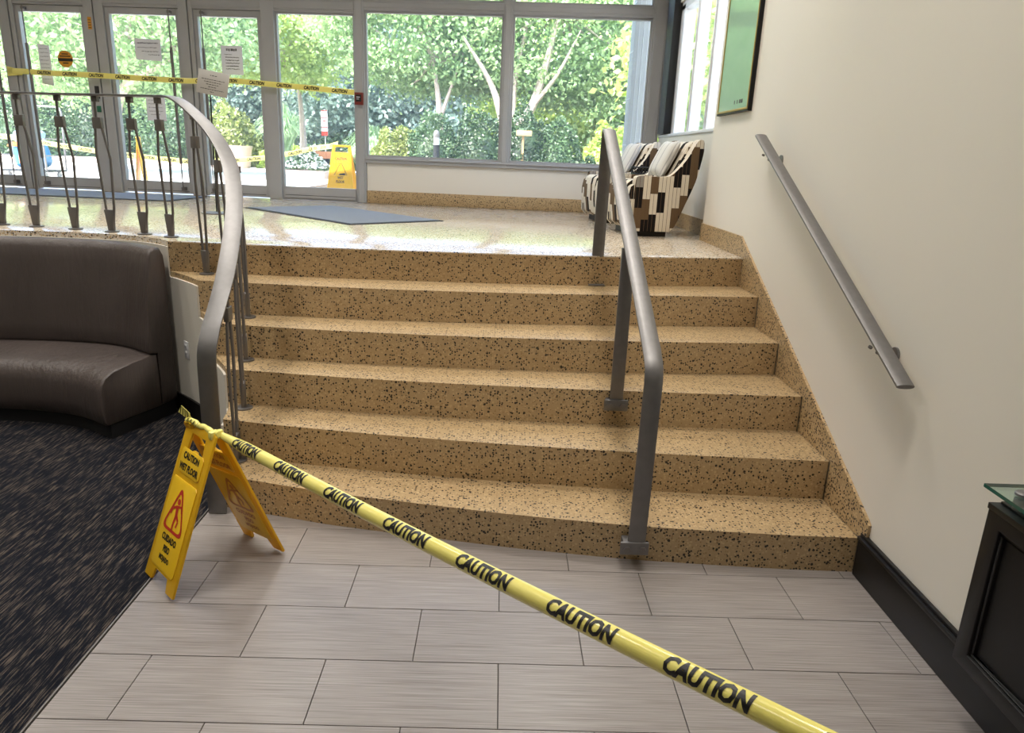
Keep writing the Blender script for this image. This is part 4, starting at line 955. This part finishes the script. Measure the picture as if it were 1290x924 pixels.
# trees seen through the doors
tree('leafy tree with a long bare limb seen through the doors', (-8.6, 13.6, ZG), [([(-8.6, 13.6, ZG), (-8.5, 13.5, 2.2), (-8.0, 13.0, 2.8), (-7.2, 12.7, 3.2), (-6.6, 12.6, 3.5)], .16), ([(-8.5, 13.5, 2.2), (-8.2, 13.2, 3.3), (-7.6, 12.8, 4.1)], .12)],
     (-8.6, 13.4, 4.7), (3.6, 2.2, 2.1), 320, 190, .34, .055, M['leaf_maple'])
tree('lime green tree beside the door notices', (-5.4, 17.0, ZG), [([(-5.4, 17, ZG), (-5.4, 17, 2.4), (-5.5, 17, 3.8)], .12)], (-6.0, 16.6, 4.9), (1.9, 1.6, 1.8), 150, 180, .3, .058, M['leaf_lime'])
tree('blue green tree standing behind the sidelight', (-4.0, 23.0, ZG), [([(-4.0, 23, ZG), (-4.0, 23, 3), (-4.1, 23, 5)], .2)], (-4.6, 23, 4.9), (3.4, 2.4, 3.0), 260, 170, .45, .085, M['leaf_blue'])
tree('pale blue green tree beyond the ornamental grass', (-8.6, 26.0, ZG), [([(-8.6, 26, ZG), (-8.6, 26, 3), (-8.6, 26, 5)], .2)], (-8.6, 26, 4.6), (3.4, 2.2, 2.9), 230, 150, .45, .09, M['leaf_blue'])
bgs = [(-27, 27, 'leaf_maple'), (-22, 29, 'leaf_mid'), (-17, 30, 'leaf_maple'), (-12, 32, 'leaf_blue'), (-7, 33, 'leaf_maple'), (-2.2, 30, 'leaf_maple'), (2.2, 26, 'leaf_lime'), (6.0, 24, 'leaf_maple'), (9.5, 21, 'leaf_lime'), (-14.5, 25, 'leaf_maple')]
names = ['green', 'dark green', 'light green', 'bluish', 'full green', 'pale spreading', 'yellow green', 'tall green', 'lime coloured', 'broad green']
for (x, y, m_), nm in zip(bgs, names):
    tree('%s background tree in the far row' % nm, (x, y, ZG), [([(x, y, ZG), (x, y, 3), (x, y, 5)], .22)], (x, y, 4.6), (3.4, 2.0, 3.6), 150, 110, .50, .13, M[m_], group='far row of trees', shell=.35)
tree('green tree outside the side window of the alcove', (6.2, 6.0, ZG), [([(6.2, 6.0, ZG), (6.2, 6, 2.4), (6.2, 6, 4)], .14)], (6.2, 6.0, 3.6), (1.9, 2.6, 1.9), 130, 100, .32, .09, M['leaf_maple'])
tree('light green tree past the blue grey pier', (4.8, 10.5, ZG), [([(4.8, 10.5, ZG), (4.8, 10.5, 2.2), (4.7, 10.5, 4)], .12)], (4.3, 10.8, 3.6), (2.0, 1.8, 1.9), 130, 110, .32, .08, M['leaf_lime'])
# hedge and shrubs
for k, (x, y, rx, rz, m_) in enumerate([(-17.6, 20.6, 1.7, 1.75, 'leaf_dark'), (-15.1, 20.9, 1.6, 1.85, 'leaf_mid'), (-12.9, 21.2, 1.6, 1.95, 'leaf_dark'), (-10.9, 21.4, 1.5, 1.95, 'leaf_mid')]):
    bush(['dark clipped hedge mass behind the cart', 'mid green hedge mass beyond the doors', 'dark dense hedge mass beyond the tall paper notice', 'mid green hedge mass beside the olive shrub'][k], (x, y, ZG + .12), (rx, 1.0, rz), 9000, .06, M[m_], 'hedge', 'hedge', 'hedge masses behind the kerb', .08)
bush('rounded olive green shrub rising behind the round planter', (-8.95, 21.5, ZG + .02), (1.05, .9, 1.85), 4200, .075, M['leaf_olive'])
bush('low yellow green shrub spilling beside the round planter', (-7.0, 20.9, ZG + .02), (.8, .7, .75), 2400, .07, M['leaf_lime'])
bush('dark shrub behind the red and white sign', (-5.4, 22.0, ZG + .02), (.9, .7, 1.2), 2600, .08, M['leaf_dark'])
for k, (x, y, rx, ry, rz, m_, lb) in enumerate([(-1.98, 10.5, .52, .5, .93, 'leaf_olive', 'olive tinged bush at the end of the row under the slender maple'), (-1.32, 10.55, .62, .55, 1.20, 'leaf_mid', 'mid green bush behind the black bollard light'), (-.50, 10.5, .66, .55, 1.22, 'leaf_dark', 'dark bushy shrub between the bollard and the window post'),
        (.30, 10.75, .66, .62, 1.36, 'leaf_dark', 'tall dark bush around the little wooden board'), (.92, 10.6, .5, .5, 1.15, 'leaf_mid', 'mid green bush below the maple limbs'), (.85, 9.5, .55, .4, .62, 'leaf_dark', 'low dark leafy bush close under the window'), (1.42, 9.7, .36, .35, .58, 'leaf_dark', 'small low dark bush beside the pier')]):
    bush(lb, (x, y, ZG + .061), (rx, ry, rz + (.08 if k < 5 else 0)), 7000 if k < 5 else 3600, .030, M[m_], group='bushes outside the large window')
bush('bright yellow green shrub past the window corner', (2.25, 12.3, ZG + .061), (.75, .7, 1.3), 2600, .06, M['leaf_lime'])
bush('dark spruce like shrub behind the slender maple', (-1.7, 17.5, ZG + .061), (1.1, .8, 1.7), 3000, .08, M['leaf_blue'])
def grass(label, base, h_, spread, n):
    t = thing('ornamental_grass', label, 'grass clump', base); m = MB()
    for k in range(n):
        q = rnd.uniform(0, 6.283); s_ = rnd.uniform(.15, 1) * spread; hh = h_ * rnd.uniform(.7, 1.0) * (1 - .25 * s_ / spread); b0 = Vector(base) + Vector((rnd.uniform(-.15, .15), rnd.uniform(-.15, .15), 0))
        d = Vector((math.cos(q), math.sin(q), 0)); n_ = Vector((-d.y, d.x, 0)) * .022
        P_ = [b0, b0 + d * s_ * .25 + Vector((0, 0, hh * .6)), b0 + d * s_ * .62 + Vector((0, 0, hh)), b0 + d * s_ + Vector((0, 0, hh * .8))]
        m.add([P_[0] - n_, P_[0] + n_, P_[1] - n_, P_[1] + n_, P_[2] - n_ * .7, P_[2] + n_ * .7, P_[3]], [(0, 1, 3, 2), (2, 3, 5, 4), (4, 5, 6)])
    o = obj('blades', m, M['grass_pale'], t); o['kind'] = 'stuff'
grass('tall pale ornamental grass clump beside the planter', (-6.75, 19.6, ZG), 2.05, .85, 900)
grass('pale feathery grass clump beyond the card reader', (-3.3, 15.2, ZG), 1.35, .75, 800)
grass('pale grass clump at the end of the bush row', (-2.65, 11.6, ZG), 1.0, .5, 500)

# ------------------------------------------------------------------ outdoors: furniture and objects
t = thing('round_planter', 'pale pink round concrete planter beyond the doors', 'planter', (-8.2, 20.0, ZG))
obj('pot', MB().lathe([(.33, ZG + .001), (.40, ZG + .55), (.43, ZG + .60), (.43, ZG + .66), (.37, ZG + .66), (.36, ZG + .60)], (-8.2, 20, 0), 28), M['pink_stone'], t, smooth=True)
obj('soil', MB().lathe([(.35, ZG + .58), (.355, ZG + .615)], (-8.2, 20, 0), 20), M['soil'], t)
t = thing('flower_bed', 'low bed of white blooms with a pink stone edge', 'flower bed', (-4.7, 14.3, ZG))
obj('stone_edge', MB().prism([(-5.25, 13.7), (-4.1, 13.8), (-4.05, 15.0), (-5.2, 15.0)], (0, 0, ZG + .001), (1, 0, 0), (0, 1, 0), (0, 0, .17)), M['pink_stone'], t, bevel=.02)
n = 2600; q = rng.uniform(-1, 1, (n, 2)); P_ = np.c_[-4.65 + q[:, 0] * .5, 14.4 + q[:, 1] * .55, ZG + .2 + .42 * (1 - q[:, 0] ** 2) * (1 - q[:, 1] ** 2) * rng.uniform(.5, 1, n)]
leaf_mesh('foliage', P_[:1500], .045, M['leaf_mid'], t, .8)['kind'] = 'stuff'
leaf_mesh('blooms', P_[1500:] + [0, 0, .03], .04, M['bloom'], t, 1.5)['kind'] = 'stuff'
t = thing('wooden_bench', 'orange brown wooden bench on dark block legs in the courtyard', 'bench', (-4.4, 16.4, ZG))
for k in range(4): obj('slat', MB().box(-4.95, -3.9, 16.15 + k * .14, 16.27 + k * .14, ZG + .42, ZG + .60), M['wood'], t, bevel=.01)
for x in (-4.75, -4.15): obj('leg', MB().box(x - .12, x + .12, 16.2, 16.6, ZG + .001, ZG + .419), M['soil'], t, bevel=.01)
t = thing('post_sign', 'narrow red and white sign on a thin post in the courtyard', 'sign', (-5.52, 20.0, ZG))
obj('post', MB().tube([(-5.52, 20, ZG + .001), (-5.52, 20, 2.9)], .02, 8), M['alu'], t)
obj('board', MB().box(-5.62, -5.43, 19.955, 19.975, 2.13, 2.86), M['paper'], t)
for z in ((2.13, 2.26), (2.36, 2.385), (2.64, 2.66), (2.84, 2.86)): obj('red_band', MB().box(-5.62, -5.43, 19.951, 19.9545, *z), M['red'], t)
for z in (2.46, 2.54): obj('writing', MB().box(-5.57, -5.48, 19.951, 19.9545, z, z + .03), M['red'], t)
t = thing('bollard_light', 'black bollard light with pale lens in front of the bushes', 'bollard', (-1.21, 9.85, ZG + .06))
bx_, by_ = -1.21, 9.85
obj('post', MB().lathe([(.055, ZG + .061), (.055, ZG + .80)], (bx_, by_, 0), 18), M['black'], t, smooth=True)
obj('lens', MB().lathe([(.05, ZG + .80), (.05, ZG + .92)], (bx_, by_, 0), 18), M['white'], t, smooth=True)
obj('cap', MB().lathe([(.058, ZG + .92), (.058, ZG + .97), (.045, ZG + 1.02), (.01, ZG + 1.045)], (bx_, by_, 0), 18), M['dark_steel'], t, smooth=True)
t = thing('wooden_board', 'small tan wooden board on a post among the bushes', 'board', (.28, 10.15, ZG + .06))
obj('post', MB().box(.26, .30, 10.16, 10.20, ZG + .061, 2.12), M['tan_wood'], t); obj('board', MB().box(.16, .43, 10.10, 10.159, 2.09, 2.18), M['tan_wood'], t, bevel=.004)
# wet floor signs outdoors
a_sign('yellow wet floor sign with red heading outside the sidelight', (-2.31, 7.42, ZG), TH, .30, .72, .40, .26, 'b')
a_sign('narrow yellow wet floor sign turned edge on outside the doors', (-5.12, 7.42, ZG), math.radians(104), .13, .72, .28, .22, 'b')
op = [(-8.6, 8.6, 1.80), (-7.45, 8.35, 1.72), (-6.2, 8.25, 1.575), (-5.2, 8.2, 1.50), (-4.75, 8.2, 1.475), (-4.2, 8.2, 1.51), (-3.7, 8.2, 1.565), (-3.2, 8.2, 1.66), (-2.9, 8.2, 1.74), (-2.55, 7.75, 1.775), (-2.36, 7.44, 1.812)]
tape('caution_tape', 'sagging yellow caution tape outside beyond the glass doors', op, (0, 0, 1), .07, .006, .4, th=.05)
# push cart with bag
ct = thing('push_cart', 'black tube push cart outside the doors', 'cart', (-8.0, 9.6, ZG))
def ctube(nm, pts_, r=.016): return obj(nm, MB().tube(pts_, r, 8), M['dark_steel'], ct, smooth=True)
ctube('handle', catmull([Vector(p) for p in [(-8.28, 9.85, ZG + .12), (-8.26, 9.87, 2.0), (-8.24, 9.88, 2.18), (-8.15, 9.88, 2.24), (-7.66, 9.88, 2.24), (-7.57, 9.88, 2.18), (-7.56, 9.87, 2.0), (-7.58, 9.85, ZG + .12)]], 4))
ctube('front_loop', catmull([Vector(p) for p in [(-8.36, 9.36, ZG + .12), (-8.36, 9.36, 1.6), (-8.33, 9.36, 1.72), (-8.2, 9.36, 1.75), (-7.75, 9.36, 1.75), (-7.63, 9.36, 1.70), (-7.62, 9.36, 1.6), (-7.62, 9.36, ZG + .12)]], 4))
for z in (1.45, 1.72):
    for x in (-8.34, -7.60): ctube('side_rail', [(x, 9.36, z), (x + .04, 9.86, z)], .01)
for x in (-8.12, -7.88): ctube('front_wire', [(x, 9.35, ZG + .14), (x, 9.35, 1.74)], .006)
obj('deck', MB().box(-8.37, -7.58, 9.34, 9.87, ZG + .105, ZG + .135), M['black'], ct, bevel=.005)
for x in (-8.28, -7.68):
    for y in (9.42, 9.80): obj('wheel', MB().add([(x + d, y + .05 * math.cos(g), ZG + .051 + .05 * math.sin(g)) for d in (-.015, .015) for g in (2 * math.pi * j / 16 for j in range(16))], [tuple(range(16)), tuple(range(16, 32))] + [(j, (j + 1) % 16, (j + 1) % 16 + 16, j + 16) for j in range(16)]), M['alu'], ct)
bgo = thing('shopping_bag', 'bulging blue and orange bag standing on the push cart', 'bag', (-7.98, 9.6, ZG + .136))
def blob(c, r, seed, n1=14, n2=20):
    rr = random.Random(seed); ph = [rr.uniform(0, 6) for _ in range(4)]; rings = []
    for i in range(n1 + 1):
        a = -math.pi / 2 + math.pi * i / n1; ring_ = []
        for j in range(n2):
            g = 2 * math.pi * j / n2; k = 1 + .05 * math.sin(3 * g + ph[0] + a * 3) + .04 * math.sin(5 * a + ph[1] + 2 * g)
            ca = math.copysign(abs(math.cos(a)) ** .55, math.cos(a)); sa = math.copysign(abs(math.sin(a)) ** .7, math.sin(a))
            ring_.append(Vector(c) + Vector((r[0] * ca * math.cos(g) * k, r[1] * ca * math.sin(g) * k, r[2] * sa)))
        rings.append(ring_)
    return MB().loops(rings)
obj('bag_body', blob((-7.98, 9.6, ZG + .37), (.30, .20, .23), 3), M['blue_bag'], bgo, smooth=True)
obj('bag_top', blob((-7.98, 9.62, ZG + .66), (.25, .17, .12), 5), M['pale_blue'], bgo, smooth=True)
obj('orange_flap', MB().prism([(-8.24, ZG + .50), (-8.2, ZG + .56), (-8.05, ZG + .585), (-7.86, ZG + .57), (-7.84, ZG + .50)], (0, 9.385, 0), (1, 0, 0), (0, 0, 1), (0, .03, 0)), M['orange_bag'], bgo, bevel=.008)
obj('patch_frame', MB().prism([(-8.06, ZG + .24), (-7.83, ZG + .25), (-7.83, ZG + .50), (-8.06, ZG + .50)], (0, 9.378, 0), (1, 0, 0), (0, 0, 1), (0, .02, 0)), M['orange_bag'], bgo)
obj('patch', MB().box(-8.04, -7.85, 9.374, 9.3775, ZG + .265, ZG + .48), M['ink'], bgo)
obj('patch_print', MB().box(-8.02, -7.96, 9.370, 9.3735, ZG + .36, ZG + .46).box(-7.95, -7.87, 9.370, 9.3735, ZG + .38, ZG + .46), M['pale_blue'], bgo)
obj('lettering', MB().box(-8.02, -7.94, 9.370, 9.3735, ZG + .285, ZG + .325).box(-7.93, -7.88, 9.370, 9.3735, ZG + .285, ZG + .325), M['paper'], bgo)
